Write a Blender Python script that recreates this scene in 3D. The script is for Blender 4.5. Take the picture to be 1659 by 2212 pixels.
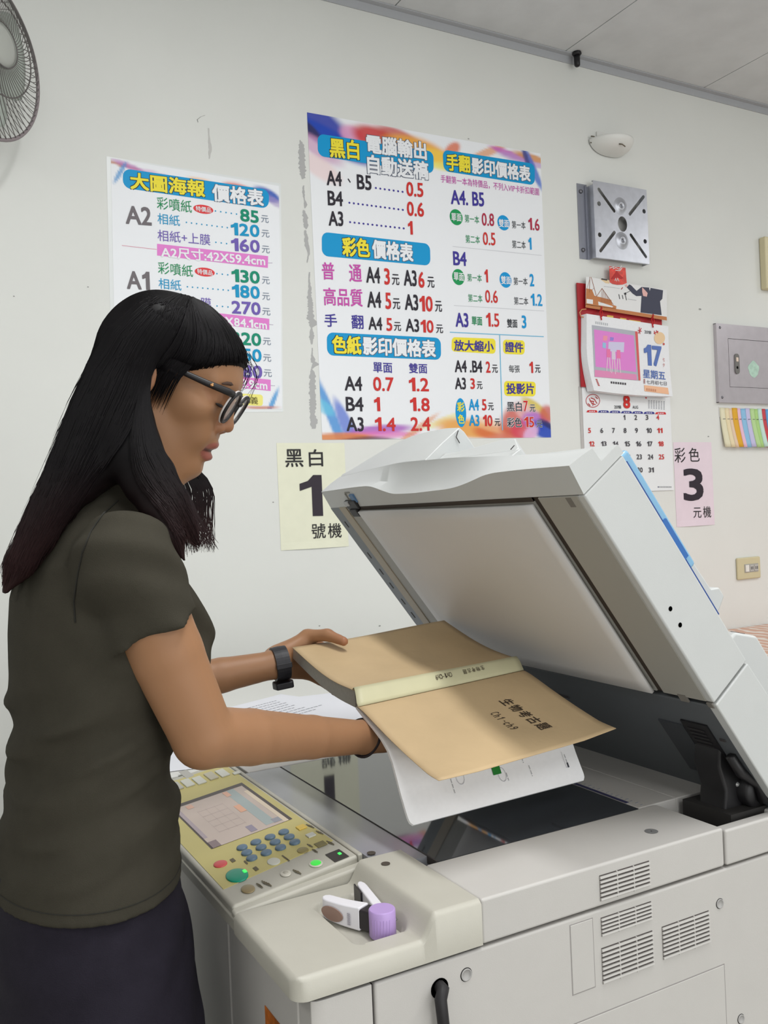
import bpy, bmesh, math, random
import numpy as np
from mathutils import Vector, Matrix
random.seed(7)
rng = np.random.default_rng(11)
for o in list(bpy.data.objects):
    bpy.data.objects.remove(o, do_unlink=True)
scene = bpy.context.scene
COL = scene.collection

# ---------------------------------------------------------------- camera
F_PX, YAW, PITCH, ROLL = 1947.6, math.radians(28.674), math.radians(-0.0754), math.radians(-2.4332)
CAM = np.array([0.0, 0.0, 1.42])
_f = np.array([math.sin(YAW)*math.cos(PITCH), math.cos(YAW)*math.cos(PITCH), math.sin(PITCH)])
_r = np.array([math.cos(YAW), -math.sin(YAW), 0.0]); _u = np.cross(_r, _f)
_r2 = math.cos(ROLL)*_r + math.sin(ROLL)*_u; _u2 = -math.sin(ROLL)*_r + math.cos(ROLL)*_u
cam_data = bpy.data.cameras.new('camera'); cam = bpy.data.objects.new('camera', cam_data); COL.objects.link(cam)
cam_data.sensor_width = 36.0; cam_data.lens = F_PX/2212*36.0; cam_data.clip_start = 0.02; cam_data.clip_end = 60
M = Matrix.Identity(4)
for i in range(3):
    M[i][0], M[i][1], M[i][2], M[i][3] = _r2[i], _u2[i], -_f[i], CAM[i]
cam.matrix_world = M
scene.camera = cam

# ---------------------------------------------------------------- world, lamps, exposure
X0, X1, Y0 = -3.2, 6.2, -3.6
ROOM_Z = 2.913
WALL_Y = 2.318
w = bpy.data.worlds.new('room_air'); scene.world = w; w.use_nodes = True
bg = w.node_tree.nodes['Background']; bg.inputs[0].default_value = (0.93, 0.97, 1.0, 1); bg.inputs[1].default_value = 0.25
def area(name, loc, sx, sy, power, color=(0.995, 1, 0.995), rot=(0, 0, 0)):
    l = bpy.data.lights.new(name, 'AREA'); l.shape = 'RECTANGLE'; l.size = sx; l.size_y = sy
    l.energy = power; l.color = color
    o = bpy.data.objects.new(name, l); o.location = loc; o.rotation_euler = rot; COL.objects.link(o); return o
# fluorescent troffers of the shop ceiling, all outside the frame
area('ceiling_lamp_light', (0.65, 0.55, ROOM_Z-0.03), 0.14, 1.2, 25)
area('ceiling_lamp_light', (-1.6, 0.55, ROOM_Z-0.03), 0.55, 1.2, 14)
area('ceiling_lamp_light', (2.3, -0.2, ROOM_Z-0.03), 0.55, 1.2, 24)
area('ceiling_lamp_light', (0.25, -1.7, ROOM_Z-0.03), 0.55, 1.2, 24)
area('ceiling_lamp_light', (-1.6, -1.7, ROOM_Z-0.03), 0.55, 1.2, 15)
area('ceiling_lamp_light', (4.2, 0.6, ROOM_Z-0.03), 0.55, 1.2, 26)
# unseen fill light added behind the camera to brighten the upper wall
area('added_front_fill', (1.6, Y0+0.15, 1.55), 6.0, 2.3, 95, (0.97, 0.99, 1.0), (math.radians(90), 0, 0))
scene.view_settings.view_transform = 'Standard'; scene.view_settings.look = 'None'
scene.view_settings.gamma = 1; scene.view_settings.use_curve_mapping = False
scene.view_settings.exposure = -0.2
try:
    scene.cycles.use_denoising = True
    scene.cycles.max_bounces = 8
except Exception:
    pass

# ---------------------------------------------------------------- helpers
def S(r, g, b):
    f = lambda c: (c/255/12.92) if c/255 <= 0.04045 else ((c/255+0.055)/1.055)**2.4
    return (f(r), f(g), f(b))
def ray(px):
    return _f + (px[0]-829.5)/F_PX*_r2 - (px[1]-1106)/F_PX*_u2
def onY(px, y): d = ray(px); return CAM + d*(y-CAM[1])/d[1]
def onZ(px, z): d = ray(px); return CAM + d*(z-CAM[2])/d[2]
def onP(px, P, n):
    d = ray(px); n = np.array(n, float); return CAM + d*(((np.array(P)-CAM)@n)/(d@n))
def pw(px): return onY(px, WALL_Y)
_mats = {}
def mat(name, col, rough=0.5, metal=0.0, noise=0.0, nscale=20.0, bump=0.0, bscale=200.0, spec=0.5, coat=0.0, emit=None, estr=0.0, trans=0.0, ior=1.45, alpha=1.0, dirt=None):
    if name in _mats: return _mats[name]
    m = bpy.data.materials.new(name); m.use_nodes = True; nt = m.node_tree; b = nt.nodes['Principled BSDF']
    b.inputs['Base Color'].default_value = (*col, 1); b.inputs['Roughness'].default_value = rough
    b.inputs['Metallic'].default_value = metal; b.inputs['Specular IOR Level'].default_value = spec
    b.inputs['Coat Weight'].default_value = coat; b.inputs['IOR'].default_value = ior
    b.inputs['Transmission Weight'].default_value = trans; b.inputs['Alpha'].default_value = alpha
    if emit: b.inputs['Emission Color'].default_value = (*emit, 1); b.inputs['Emission Strength'].default_value = estr
    tc = nt.nodes.new('ShaderNodeTexCoord')
    if noise > 0:
        n = nt.nodes.new('ShaderNodeTexNoise'); n.inputs['Scale'].default_value = nscale; n.inputs['Detail'].default_value = 5
        nt.links.new(tc.outputs['Object'], n.inputs['Vector'])
        r = nt.nodes.new('ShaderNodeValToRGB')
        r.color_ramp.elements[0].position = 0.3; r.color_ramp.elements[1].position = 0.7
        r.color_ramp.elements[0].color = (*[c*(1-noise) for c in col], 1)
        r.color_ramp.elements[1].color = (*[min(1, c*(1+noise)) for c in col], 1)
        nt.links.new(n.outputs['Fac'], r.inputs['Fac']); nt.links.new(r.outputs['Color'], b.inputs['Base Color'])
    if bump > 0:
        n2 = nt.nodes.new('ShaderNodeTexNoise'); n2.inputs['Scale'].default_value = bscale; n2.inputs['Detail'].default_value = 3
        nt.links.new(tc.outputs['Object'], n2.inputs['Vector'])
        bp = nt.nodes.new('ShaderNodeBump'); bp.inputs['Strength'].default_value = bump; bp.inputs['Distance'].default_value = 0.002
        nt.links.new(n2.outputs['Fac'], bp.inputs['Height']); nt.links.new(bp.outputs['Normal'], b.inputs['Normal'])
    _mats[name] = m; return m
def attr_mat(name, rough=0.6, spec=0.4, bump=0.0):
    if name in _mats: return _mats[name]
    m = mat(name, (0.8, 0.8, 0.8), rough, spec=spec, bump=bump)
    a = m.node_tree.nodes.new('ShaderNodeAttribute'); a.attribute_name = 'Col'
    m.node_tree.links.new(a.outputs['Color'], m.node_tree.nodes['Principled BSDF'].inputs['Base Color'])
    return m
def empty(name, loc, label=None, cat=None, group=None):
    o = bpy.data.objects.new(name, None); o.location = tuple(float(c) for c in loc); o.empty_display_size = 0.05; COL.objects.link(o)
    tag(o, label, cat, group); return o
def tag(o, label=None, cat=None, group=None, kind=None):
    if label: o['label'] = label
    if cat: o['category'] = cat
    if group: o['group'] = group
    if kind: o['kind'] = kind
    return o
def adopt(o, parent):
    """vertices are in world space; every parent is only translated"""
    o.parent = parent
    if parent.type == 'EMPTY': o.matrix_parent_inverse = Matrix.Translation(-Vector(parent.location))
class MB:
    def __init__(s): s.v = []; s.f = []; s.c = []; s.mi = []; s.cur = (0.8, 0.8, 0.8); s.m = 0
    def add(s, vs, fs, col=None):
        b = len(s.v); s.v += [tuple(float(c) for c in v) for v in vs]
        for f in fs:
            s.f.append(tuple(b+i for i in f)); s.c.append(col or s.cur); s.mi.append(s.m)
        return s
    def box(s, a, b, col=None):
        x0, x1 = sorted((a[0], b[0])); y0, y1 = sorted((a[1], b[1])); z0, z1 = sorted((a[2], b[2]))
        vs = [(x0,y0,z0),(x1,y0,z0),(x1,y1,z0),(x0,y1,z0),(x0,y0,z1),(x1,y0,z1),(x1,y1,z1),(x0,y1,z1)]
        return s.add(vs, [(0,3,2,1),(4,5,6,7),(0,1,5,4),(1,2,6,5),(2,3,7,6),(3,0,4,7)], col)
    def hexa(s, bot, top, col=None):
        n = len(bot)
        return s.add(list(bot)+list(top), [tuple(range(n))[::-1], tuple(range(n, 2*n))]+[(i,(i+1)%n,n+(i+1)%n,n+i) for i in range(n)], col)
    def prism(s, poly, d, col=None):
        d = np.array(d, float); poly = [np.array(p, float) for p in poly]
        nrm = sum((np.cross(poly[i]-poly[0], poly[(i+1)%len(poly)]-poly[0]) for i in range(1, len(poly)-1)), np.zeros(3))
        if nrm@d < 0: poly = poly[::-1]
        return s.hexa(poly, [p+d for p in poly], col)
    def tube(s, pts, r, n=8, col=None, cap=True, closed=False, flat=1.0, up=None):
        pts = [np.array(p, float) for p in pts]; N = len(pts); rs = r if hasattr(r, '__len__') else [r]*N
        vs = []; prev = None
        for i, p in enumerate(pts):
            if closed: t = pts[(i+1)%N]-pts[(i-1)%N]
            else: t = pts[min(i+1,N-1)]-pts[max(i-1,0)]
            t = t/(np.linalg.norm(t)+1e-12)
            if prev is None:
                a = np.array(up if up is not None else ((0,0,1) if abs(t[2])<0.9 else (1,0,0)), float)
            else: a = prev
            a = a-(a@t)*t; a /= np.linalg.norm(a)+1e-12; prev = a; b = np.cross(t, a)
            for k in range(n):
                th = 2*math.pi*k/n; vs.append(p+rs[i]*(math.cos(th)*a*flat+math.sin(th)*b))
        fs = []
        for i in range(N if closed else N-1):
            j = (i+1)%N
            for k in range(n):
                l = (k+1)%n; fs.append((i*n+k, i*n+l, j*n+l, j*n+k))
        if cap and not closed:
            fs.append(tuple(range(n))[::-1]); fs.append(tuple((N-1)*n+k for k in range(n)))
        return s.add(vs, fs, col)
    def lathe(s, prof, o, ax, n=32, col=None, cap=True, a0=None):
        ax = np.array(ax, float); ax /= np.linalg.norm(ax); a = np.array((0,0,1.) if abs(ax[2])<0.9 else (1.,0,0))
        if a0 is not None: a = np.array(a0, float)
        a = a-(a@ax)*ax; a /= np.linalg.norm(a); b = np.cross(ax, a); o = np.array(o, float)
        vs = [o+h*ax+r*(math.cos(2*math.pi*k/n)*a+math.sin(2*math.pi*k/n)*b) for r, h in prof for k in range(n)]
        fs = [(i*n+k, i*n+(k+1)%n, (i+1)*n+(k+1)%n, (i+1)*n+k) for i in range(len(prof)-1) for k in range(n)]
        if cap: fs.append(tuple(range(n))[::-1]); fs.append(tuple((len(prof)-1)*n+k for k in range(n)))
        return s.add(vs, fs, col)
    def ell(s, c, rx, ry, rz, n=20, m=12, col=None, R=None):
        vs = []; c = np.array(c, float)
        for i in range(m+1):
            ph = math.pi*i/m
            for k in range(n):
                th = 2*math.pi*k/n; q = np.array([rx*math.sin(ph)*math.cos(th), ry*math.sin(ph)*math.sin(th), rz*math.cos(ph)])
                vs.append(c+(R@q if R is not None else q))
        fs = [(i*n+k, (i+1)*n+k, (i+1)*n+(k+1)%n, i*n+(k+1)%n) for i in range(m) for k in range(n)]
        return s.add(vs, fs, col)
    def grid(s, P, col=None, cols=None):
        nu = len(P); nv = len(P[0]); b = len(s.v)
        s.v += [tuple(float(c) for c in P[i][j]) for i in range(nu) for j in range(nv)]
        for i in range(nu-1):
            for j in range(nv-1):
                s.f.append((b+i*nv+j, b+(i+1)*nv+j, b+(i+1)*nv+j+1, b+i*nv+j+1)); s.c.append(cols[i][j] if cols else (col or s.cur)); s.mi.append(s.m)
        return s
    def build(s, name, m=None, parent=None, smooth=False, bevel=0.0, seg=2, label=None, vcol=False, solid=0.0, subd=0, merge=False, fixn=True):
        me = bpy.data.meshes.new(name); me.from_pydata(s.v, [], s.f)
        mm = m if isinstance(m, (list, tuple)) else [m]
        for x in mm:
            if x: me.materials.append(x)
        if len(mm) > 1: me.polygons.foreach_set('material_index', s.mi)
        if vcol:
            at = me.color_attributes.new('Col', 'FLOAT_COLOR', 'CORNER')
            arr = []
            for f, c in zip(s.f, s.c): arr += [c[0], c[1], c[2], 1.0]*len(f)
            at.data.foreach_set('color', arr)
        if merge or fixn:
            bm = bmesh.new(); bm.from_mesh(me)
            if merge: bmesh.ops.remove_doubles(bm, verts=bm.verts, dist=1e-5)
            if fixn: bmesh.ops.recalc_face_normals(bm, faces=bm.faces)
            bm.to_mesh(me); bm.free()
        me.update()
        o = bpy.data.objects.new(name, me); COL.objects.link(o)
        if smooth: me.polygons.foreach_set('use_smooth', [True]*len(me.polygons))
        if solid: md = o.modifiers.new('thickness', 'SOLIDIFY'); md.thickness = solid; md.offset = 0
        if bevel:
            md = o.modifiers.new('bevel', 'BEVEL'); md.width = bevel; md.segments = seg; md.limit_method = 'ANGLE'; md.angle_limit = math.radians(40)
            me.polygons.foreach_set('use_smooth', [True]*len(me.polygons))
            md.harden_normals = True
        if subd: md = o.modifiers.new('subdivision', 'SUBSURF'); md.levels = subd; md.render_levels = subd
        if parent is not None: adopt(o, parent)
        if label: o['label'] = label
        return o

# ---- lettering: one text object is reused, its filled glyphs are laid onto a quad
_tcd = bpy.data.curves.new('lettering_source', 'FONT'); _to = bpy.data.objects.new('lettering_source', _tcd); COL.objects.link(_to)
_tcd.resolution_u = 3; _tcache = {}
def _raw(s):
    if s in _tcache: return _tcache[s]
    if s == '1':
        v = np.array([(0.17, 0), (0.32, 0), (0.32, 0.7), (0.2, 0.7), (0.12, 0.6), (0.0, 0.55), (0.0, 0.43), (0.17, 0.5)]); f = [(0, 1, 2, 3, 4, 7), (4, 5, 6, 7)]
    else:
        _tcd.body = s; bpy.context.view_layer.update()
        dg = bpy.context.evaluated_depsgraph_get(); me = _to.evaluated_get(dg).to_mesh()
        v = np.array([x.co[:2] for x in me.vertices]).reshape(-1, 2); f = [tuple(p.vertices) for p in me.polygons]
        _to.evaluated_get(dg).to_mesh_clear()
    _tcache[s] = (v, f); return v, f
def glyphs(s):
    k = 'L:'+s
    if k in _tcache: return _tcache[k]
    if '1' in s:
        V = []; F = []; x = 0.0; n = 0
        for ch in s:
            if ch == ' ': x += 0.22; continue
            v, f = _raw(ch); lo = v[:, 0].min(); V.append(v+np.array([x-lo, 0])); F += [tuple(i+n for i in q) for q in f]
            n += len(v); x += v[:, 0].max()-lo+(0.09 if ord(ch) < 256 else 0.12)
        v = np.concatenate(V); f = F
    else: v, f = _raw(s)
    lo = v.min(0); hi = v.max(0); v = (v-lo)/(hi-lo)
    _tcache[k] = (v, f); return v, f
def lay(mb, s, O, U, V, col, off=0.0):
    """glyph box corner O, width vector U, height vector V; off thickens the strokes (share of the height)"""
    v, f = glyphs(s); O = np.array(O, float); U = np.array(U, float); V = np.array(V, float)
    h = np.linalg.norm(V); wd = np.linalg.norm(U); e = min(off*h, 0.2*wd)
    if off <= 0.002: mb.add([O+a*U+b*V for a, b in v], f, col); return
    u1 = U*(1-2*e/wd); v1 = V*(1-2*e/h)
    nv = np.cross(U, V); nv = nv/np.linalg.norm(nv)*4e-5
    for k, (sx, sy) in enumerate(((0, 0), (2, 0), (0, 2), (2, 2), (1, 1))):
        o = O+U/wd*e*sx+V/h*e*sy+nv*k; mb.add([o+a*u1+b*v1 for a, b in v], f, col)
def wtxt(mb, s, L, R, h, col, d=0.0024, off=0.02, outline=None):
    """wall lettering: L and R are photo points at the middle of the left and right side, h the photo height"""
    P = pw(L); Q = pw(R); mid = ((L[0]+R[0])/2, (L[1]+R[1])/2)
    hz = pw((mid[0], mid[1]-h/2))[2]-pw((mid[0], mid[1]+h/2))[2]
    P[1] = Q[1] = WALL_Y-d
    if outline:
        g = 0.03*hz
        lay(mb, s, P-np.array([g, -0.0004, hz/2+g]), (Q-P)+np.array([2*g, 0, 0]), (0, 0, hz+2*g), outline, off+0.03)
    lay(mb, s, P-np.array([0, 0, hz/2]), Q-P, (0, 0, hz), col, off)
def wquad(mb, pts, col, d=0.0015, r=0.0, n=5):
    """flat patch on the wall through photo corners TL TR BR BL, optionally with round corners (r in metres)"""
    P = [pw(p) for p in pts]
    if r > 0:
        out = []
        for i in range(4):
            a = P[i]; e0 = P[i-1]-a; e1 = P[(i+1)%4]-a; e0 = e0/np.linalg.norm(e0)*r; e1 = e1/np.linalg.norm(e1)*r
            for k in range(n+1):
                t = k/n*math.pi/2; out.append(a+e0*(1-math.sin(t))+e1*(1-math.cos(t)))
        P = out
    for q in P: q[1] = WALL_Y-d
    mb.add(P, [tuple(range(len(P)))], col)
def wdisc(mb, c, rx, ry, col, d=0.0016, n=24):
    P = pw(c); a = pw((c[0]+rx, c[1])); b = pw((c[0], c[1]+ry)); A = a[0]-P[0]; B = P[2]-b[2]
    mb.add([(P[0]+A*math.cos(2*math.pi*k/n), WALL_Y-d, P[2]+B*math.sin(2*math.pi*k/n)) for k in range(n)], [tuple(range(n))], col)
def wdots(mb, n, a, b, r, col):
    for k in range(n):
        t = k/max(1, n-1); wdisc(mb, (a[0]+(b[0]-a[0])*t, a[1]+(b[1]-a[1])*t), r, r, col, d=0.002, n=8)
def Zm(ox, oy, k): return lambda a, b: (ox+a/k, oy+b/k)

# ---------------------------------------------------------------- the setting
m_wall = mat('painted_plaster', S(222, 223, 219), 0.85, noise=0.02, nscale=3, bump=0.12, bscale=60, spec=0.2)
m_ceil = mat('ceiling_board', S(212, 214, 215), 0.9, noise=0.05, nscale=9, bump=0.1, bscale=300, spec=0.1)
def struct(name, mb, m, **k):
    o = mb.build(name, m, **k); o['kind'] = 'structure'; return o
X0, X1, Y0 = -3.2, 6.2, -3.6
struct('wall_back', MB().box((X0, WALL_Y, 0), (X1, WALL_Y+0.12, ROOM_Z)), m_wall)
struct('wall_left', MB().box((X0-0.12, Y0, 0), (X0, WALL_Y, ROOM_Z)), m_wall)
struct('wall_right', MB().box((X1, Y0, 0), (X1+0.12, WALL_Y, ROOM_Z)), m_wall)
struct('wall_front', MB().box((X0, Y0-0.12, 0), (X1, Y0, ROOM_Z)), m_wall)
struct('floor', MB().box((X0, Y0, -0.1), (X1, WALL_Y, 0)), mat('floor_tile', S(176, 172, 165), 0.35, noise=0.06, nscale=6))
# suspended ceiling: boards with a dark reveal between them, sitting in a slim metal angle
cx = [pw((1212.5, 103))[0], pw((1510.5, 185.3))[0]]
step = cx[1]-cx[0]
mb = MB().box((X0, Y0, ROOM_Z+0.012), (X1, WALL_Y, ROOM_Z+0.05))
ceil = struct('ceiling', mb, mat('ceiling_reveal', S(120, 122, 125), 0.8))
mb = MB(); k0 = int(math.floor((X0-cx[0])/step)); xs = [cx[0]+k*step for k in range(k0, 12)]
ys = [WALL_Y-0.012]+[WALL_Y-0.62-0.61*k for k in range(11)]
for i in range(len(xs)-1):
    for j in range(len(ys)-1):
        xa, xb = max(X0, xs[i])+0.002, min(X1, xs[i+1])-0.002; ya, yb = ys[j+1]+0.0015, ys[j]-0.0015
        if xb > xa and yb > Y0: mb.box((xa, max(Y0, ya), ROOM_Z), (xb, yb, ROOM_Z+0.011))
struct('ceiling_board_field', mb, m_ceil, parent=ceil)
struct('trim_1', MB().box((X0, WALL_Y-0.022, ROOM_Z-0.004), (X1, WALL_Y, ROOM_Z-0.0005)).box((X0, WALL_Y-0.004, ROOM_Z-0.028), (X1, WALL_Y, ROOM_Z-0.004)), mat('ceiling_angle', S(178, 180, 184), 0.5))
# ---------------------------------------------------------------- posters
m_paper = attr_mat('printed_paper', 0.55, 0.35)
m_ink = attr_mat('printing_ink', 0.5, 0.35)
def smooth01(x): x = np.clip(x, 0, 1); return x*x*(3-2*x)
def art_sheet(name, TL, TR, BR, BL, blobs, base, parent, nu=110, nv=140, d0=0.0008):
    """paper sheet whose printed colour clouds are given in sheet coordinates (u right, v down)"""
    P = [pw(TL), pw(TR), pw(BR), pw(BL)]
    u = np.linspace(0, 1, nu+1); v = np.linspace(0, 1, nv+1); U, V = np.meshgrid(u, v, indexing='ij')
    uc, vc = U, V
    C = np.empty(uc.shape+(3,)); C[:] = base
    for (bu, bv, ru, rv, ang, c, al) in blobs:
        ca, sa = math.cos(ang), math.sin(ang); du = uc-bu; dv = vc-bv
        wob = 0.25*np.sin(9*uc+14*vc+bu*30)
        r = np.sqrt(((du*ca+dv*sa)/ru)**2+((-du*sa+dv*ca)/rv)**2)*(1+wob*0.5)
        a = (al*smooth01((1.3-r)*1.7))[..., None]; C = C*(1-a)+np.array(c)*a
    G = [[P[0]*(1-a)*(1-b)+P[1]*a*(1-b)+P[2]*a*b+P[3]*(1-a)*b for b in v] for a in u]
    for row in G:
        for q in row: q[1] = WALL_Y-d0
    o = MB().grid(G).build(name, m_paper, parent, solid=0.0005, fixn=False)
    at = o.data.color_attributes.new('Col', 'FLOAT_COLOR', 'POINT'); at.data.foreach_set('color', np.concatenate([C, np.ones(C.shape[:2]+(1,))], 2).reshape(-1))
    return o
WHT = S(236, 238, 242); BLU = S(0, 150, 208); YEL = S(240, 224, 60); RED = S(206, 48, 44); INK = S(42, 38, 48); NAV = S(62, 52, 150)
MAG = S(200, 78, 172); CYA = S(0, 150, 214); GRN = S(10, 140, 84); OUT = S(92, 100, 118)

# large price poster
tb = empty('price_poster', pw((943, 948)), 'largest price poster with blue headings, left of the steel bracket', 'poster')
DK = S(40, 24, 60)
blobs = [(0.03, 0.02, 0.16, 0.06, 0.45, S(40, 60, 170), .95), (0.08, 0.07, 0.17, 0.03, 0.35, S(30, 70, 180), .95), (0.0, 0.05, 0.06, 0.02, .5, S(50, 40, 60), .8),
 (0.03, 0.10, 0.09, 0.03, .4, S(205, 150, 190), .7), (0.17, 0.045, 0.05, 0.03, 0.1, S(225, 160, 200), .9), (0.20, 0.09, 0.09, 0.03, 0, S(150, 90, 190), .8), (0.27, 0.05, 0.09, 0.035, 0.2, S(205, 60, 60), .95),
 (0.36, 0.03, 0.10, 0.03, 0.2, S(200, 70, 60), .85), (0.33, 0.09, 0.10, 0.03, .1, S(240, 190, 180), .8), (0.44, 0.06, 0.13, 0.035, 0.1, S(238, 170, 70), .95), (0.52, 0.075, 0.09, 0.03, 0.1, S(248, 205, 80), .9), (0.585, 0.04, 0.035, 0.018, -.6, S(225, 110, 60), .85), (0.55, 0.10, 0.10, 0.012, 0, S(240, 232, 120), .8), (0.03, 0.16, 0.08, 0.03, .4, S(238, 205, 205), .6),
 (0.74, 0.03, 0.09, 0.012, -0.4, S(230, 160, 110), .8), (0.85, 0.02, 0.10, 0.012, 0.15, S(200, 90, 190), .85), (0.92, 0.035, 0.12, 0.012, 0.1, S(190, 150, 210), .7), (0.96, 0.02, 0.08, 0.012, 0.1, S(215, 140, 60), .85), (0.96, 0.06, 0.09, 0.018, 1.0, S(60, 110, 205), .85), (0.93, 0.03, 0.035, 0.01, 1.2, S(60, 40, 90), .6),
 (0.04, 0.93, 0.13, 0.02, 1.15, S(30, 140, 215), .85), (0.01, 0.90, 0.05, 0.02, 0.5, S(110, 200, 230), .7), (0.10, 0.965, 0.10, 0.02, 1.1, S(70, 110, 210), .8), (0.22, 0.97, 0.12, 0.014, -.05, S(170, 80, 190), .85), (0.22, 0.985, 0.14, 0.010, 0, S(225, 120, 190), .8), (0.06, 0.992, 0.12, 0.012, 0, S(220, 130, 60), .9), (0.18, 1.0, 0.10, 0.008, 0, S(70, 30, 60), .8), (0.38, 0.97, 0.10, 0.010, -.5, S(225, 150, 90), .7), (0.5, 0.94, 0.10, 0.012, -.3, S(236, 228, 140), .6),
 (0.62, 0.97, 0.13, 0.03, 0.1, S(232, 160, 50), .9), (0.74, 0.985, 0.10, 0.022, 0.1, S(215, 105, 60), .85), (0.70, 0.955, 0.10, 0.02, .2, S(240, 190, 140), .6), (0.82, 0.94, 0.08, 0.05, -.6, S(205, 80, 60), .85), (0.86, 0.97, 0.06, 0.04, 0, S(214, 70, 90), .9), (0.93, 0.90, 0.07, 0.02, .5, S(215, 190, 50), .85), (0.88, 0.91, 0.06, 0.03, .3, S(235, 190, 190), .7), (0.93, 0.945, 0.06, 0.03, .2, S(180, 110, 200), .9), (0.985, 0.92, 0.04, 0.035, 0, S(205, 90, 80), .85), (0.97, 0.975, 0.07, 0.035, .2, S(35, 75, 185), .97), (0.90, 0.985, 0.035, 0.02, -.5, S(225, 180, 220), .9), (0.985, 0.955, 0.05, 0.012, .4, S(40, 30, 60), .7)]
art_sheet('sheet', (663, 243), (1167, 332), (1190, 945), (696, 950), blobs, WHT, tb, 120, 160)
zA, zB, zC, zD = Zm(640, 230, 5.184), Zm(930, 290, 6.144), Zm(660, 560, 5.3516), Zm(950, 560, 5.672)
def banner(z, pts, col, parent, r=0.02, name='heading_banner'):
    mb = MB(); wquad(mb, [z(*p) for p in pts], col, r=r); return mb.build(name, m_ink, parent, vcol=True, fixn=False)
banner(zA, [(235, 305), (1535, 508), (1535, 755), (240, 555)], BLU, tb)
banner(zA, [(283, 1405), (1495, 1540), (1500, 1785), (285, 1675)], BLU, tb)
banner(zC, [(242, 845), (1560, 910), (1565, 1165), (248, 1112)], BLU, tb)
banner(zB, [(158, 205), (1380, 395), (1380, 680), (170, 490)], BLU, tb)
for pts in ([(145, 955), (680, 975), (680, 1160), (140, 1130)], [(770, 985), (1038, 997), (1035, 1170), (775, 1160)], [(783, 1492), (1172, 1502), (1170, 1682), (788, 1675)]):
    banner(zD, pts, YEL, tb, 0.012, 'heading_patch')
T = MB()
def rows(z, data):
    for (s, L, R, h, c, off, *o) in data: wtxt(T, s, z(*L), z(*R), h/z.k, c, off=off, outline=(o[0] if o else None))
zA.k, zB.k, zC.k, zD.k = 5.184, 6.144, 5.3516, 5.672
FAT = 0.03; BOLD = 0.022; REG = 0.012
rows(zA, [('黑白', (370, 460), (700, 495), 220, YEL, FAT, INK), ('電腦輸出', (780, 415), (1455, 505), 205, WHT, FAT, OUT), ('自動送稿', (790, 645), (1475, 725), 210, WHT, FAT, OUT),
 ('A4', (335, 800), (505, 815), 165, INK, BOLD), ('、', (572, 828), (605, 838), 42, INK, BOLD), ('B5', (675, 845), (838, 862), 165, INK, BOLD), ('0.5', (1228, 925), (1418, 940), 160, RED, BOLD),
 ('B4', (348, 1025), (518, 1038), 165, INK, BOLD), ('0.6', (1235, 1145), (1425, 1160), 160, RED, BOLD), ('A3', (357, 1255), (522, 1262), 165, INK, BOLD), ('1', (1248, 1360), (1300, 1362), 150, RED, BOLD),
 ('彩色', (510, 1570), (820, 1590), 215, YEL, FAT, INK), ('價格表', (845, 1595), (1305, 1645), 210, WHT, FAT, OUT)])
for n, a, b in ((7, (888, 915), (1187, 958)), (13, (592, 1080), (1190, 1160)), (13, (600, 1297), (1200, 1367))): wdots(T, n, zA(*a), zA(*b), 2.2, NAV)
rows(zC, [('普', (185, 135), (330, 140), 200, MAG, REG), ('通', (500, 160), (645, 165), 200, MAG, REG), ('高品質', (205, 430), (655, 450), 205, MAG, REG),
 ('A4', (695, 178), (858, 190), 185, INK, BOLD), ('3', (905, 200), (970, 203), 190, RED, BOLD), ('元', (995, 235), (1080, 240), 125, INK, REG), ('A3', (1130, 215), (1280, 225), 185, INK, BOLD), ('6', (1300, 238), (1370, 240), 185, RED, BOLD), ('元', (1405, 265), (1485, 270), 125, INK, REG),
 ('A4', (708, 465), (870, 472), 185, INK, BOLD), ('5', (918, 482), (985, 485), 190, RED, BOLD), ('元', (1005, 515), (1090, 518), 125, INK, REG), ('A3', (1142, 495), (1298, 505), 185, INK, BOLD), ('10', (1315, 515), (1465, 518), 180, RED, BOLD), ('元', (1493, 545), (1573, 548), 125, INK, REG),
 ('手', (215, 705), (360, 710), 150, NAV, REG), ('翻', (527, 725), (665, 728), 160, NAV, REG), ('A4', (722, 740), (882, 748), 150, INK, BOLD), ('5', (930, 755), (998, 757), 150, RED, BOLD), ('元', (1018, 778), (1100, 780), 102, INK, REG), ('A3', (1153, 762), (1308, 770), 150, INK, BOLD), ('10', (1328, 775), (1475, 780), 148, RED, BOLD), ('元', (1505, 805), (1585, 808), 98, INK, REG),
 ('色紙', (303, 985), (640, 1000), 215, YEL, FAT, INK), ('影印價格表', (658, 1000), (1500, 1040), 208, WHT, FAT, OUT), ('單面', (778, 1250), (998, 1258), 118, NAV, REG), ('雙面', (1192, 1260), (1402, 1265), 115, NAV, REG),
 ('A4', (447, 1435), (650, 1440), 165, INK, BOLD), ('0.7', (778, 1442), (1015, 1447), 162, RED, BOLD), ('1.2', (1192, 1448), (1420, 1452), 158, RED, BOLD),
 ('B4', (462, 1672), (665, 1678), 165, INK, BOLD), ('1', (790, 1675), (858, 1677), 162, RED, BOLD), ('1.8', (1205, 1677), (1430, 1682), 158, RED, BOLD),
 ('A3', (470, 1905), (668, 1910), 165, INK, BOLD), ('1.4', (800, 1907), (1037, 1910), 160, RED, BOLD), ('2.4', (1212, 1907), (1440, 1905), 160, RED, BOLD)])
GRN2 = S(20, 150, 84); DRED = S(176, 40, 70); DRK = S(50, 54, 60)
wdisc(T, zB(337, 1103), 85/6.144, 105/6.144, GRN2); wdisc(T, zB(965, 1177), 80/6.144, 100/6.144, CYA)
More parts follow.
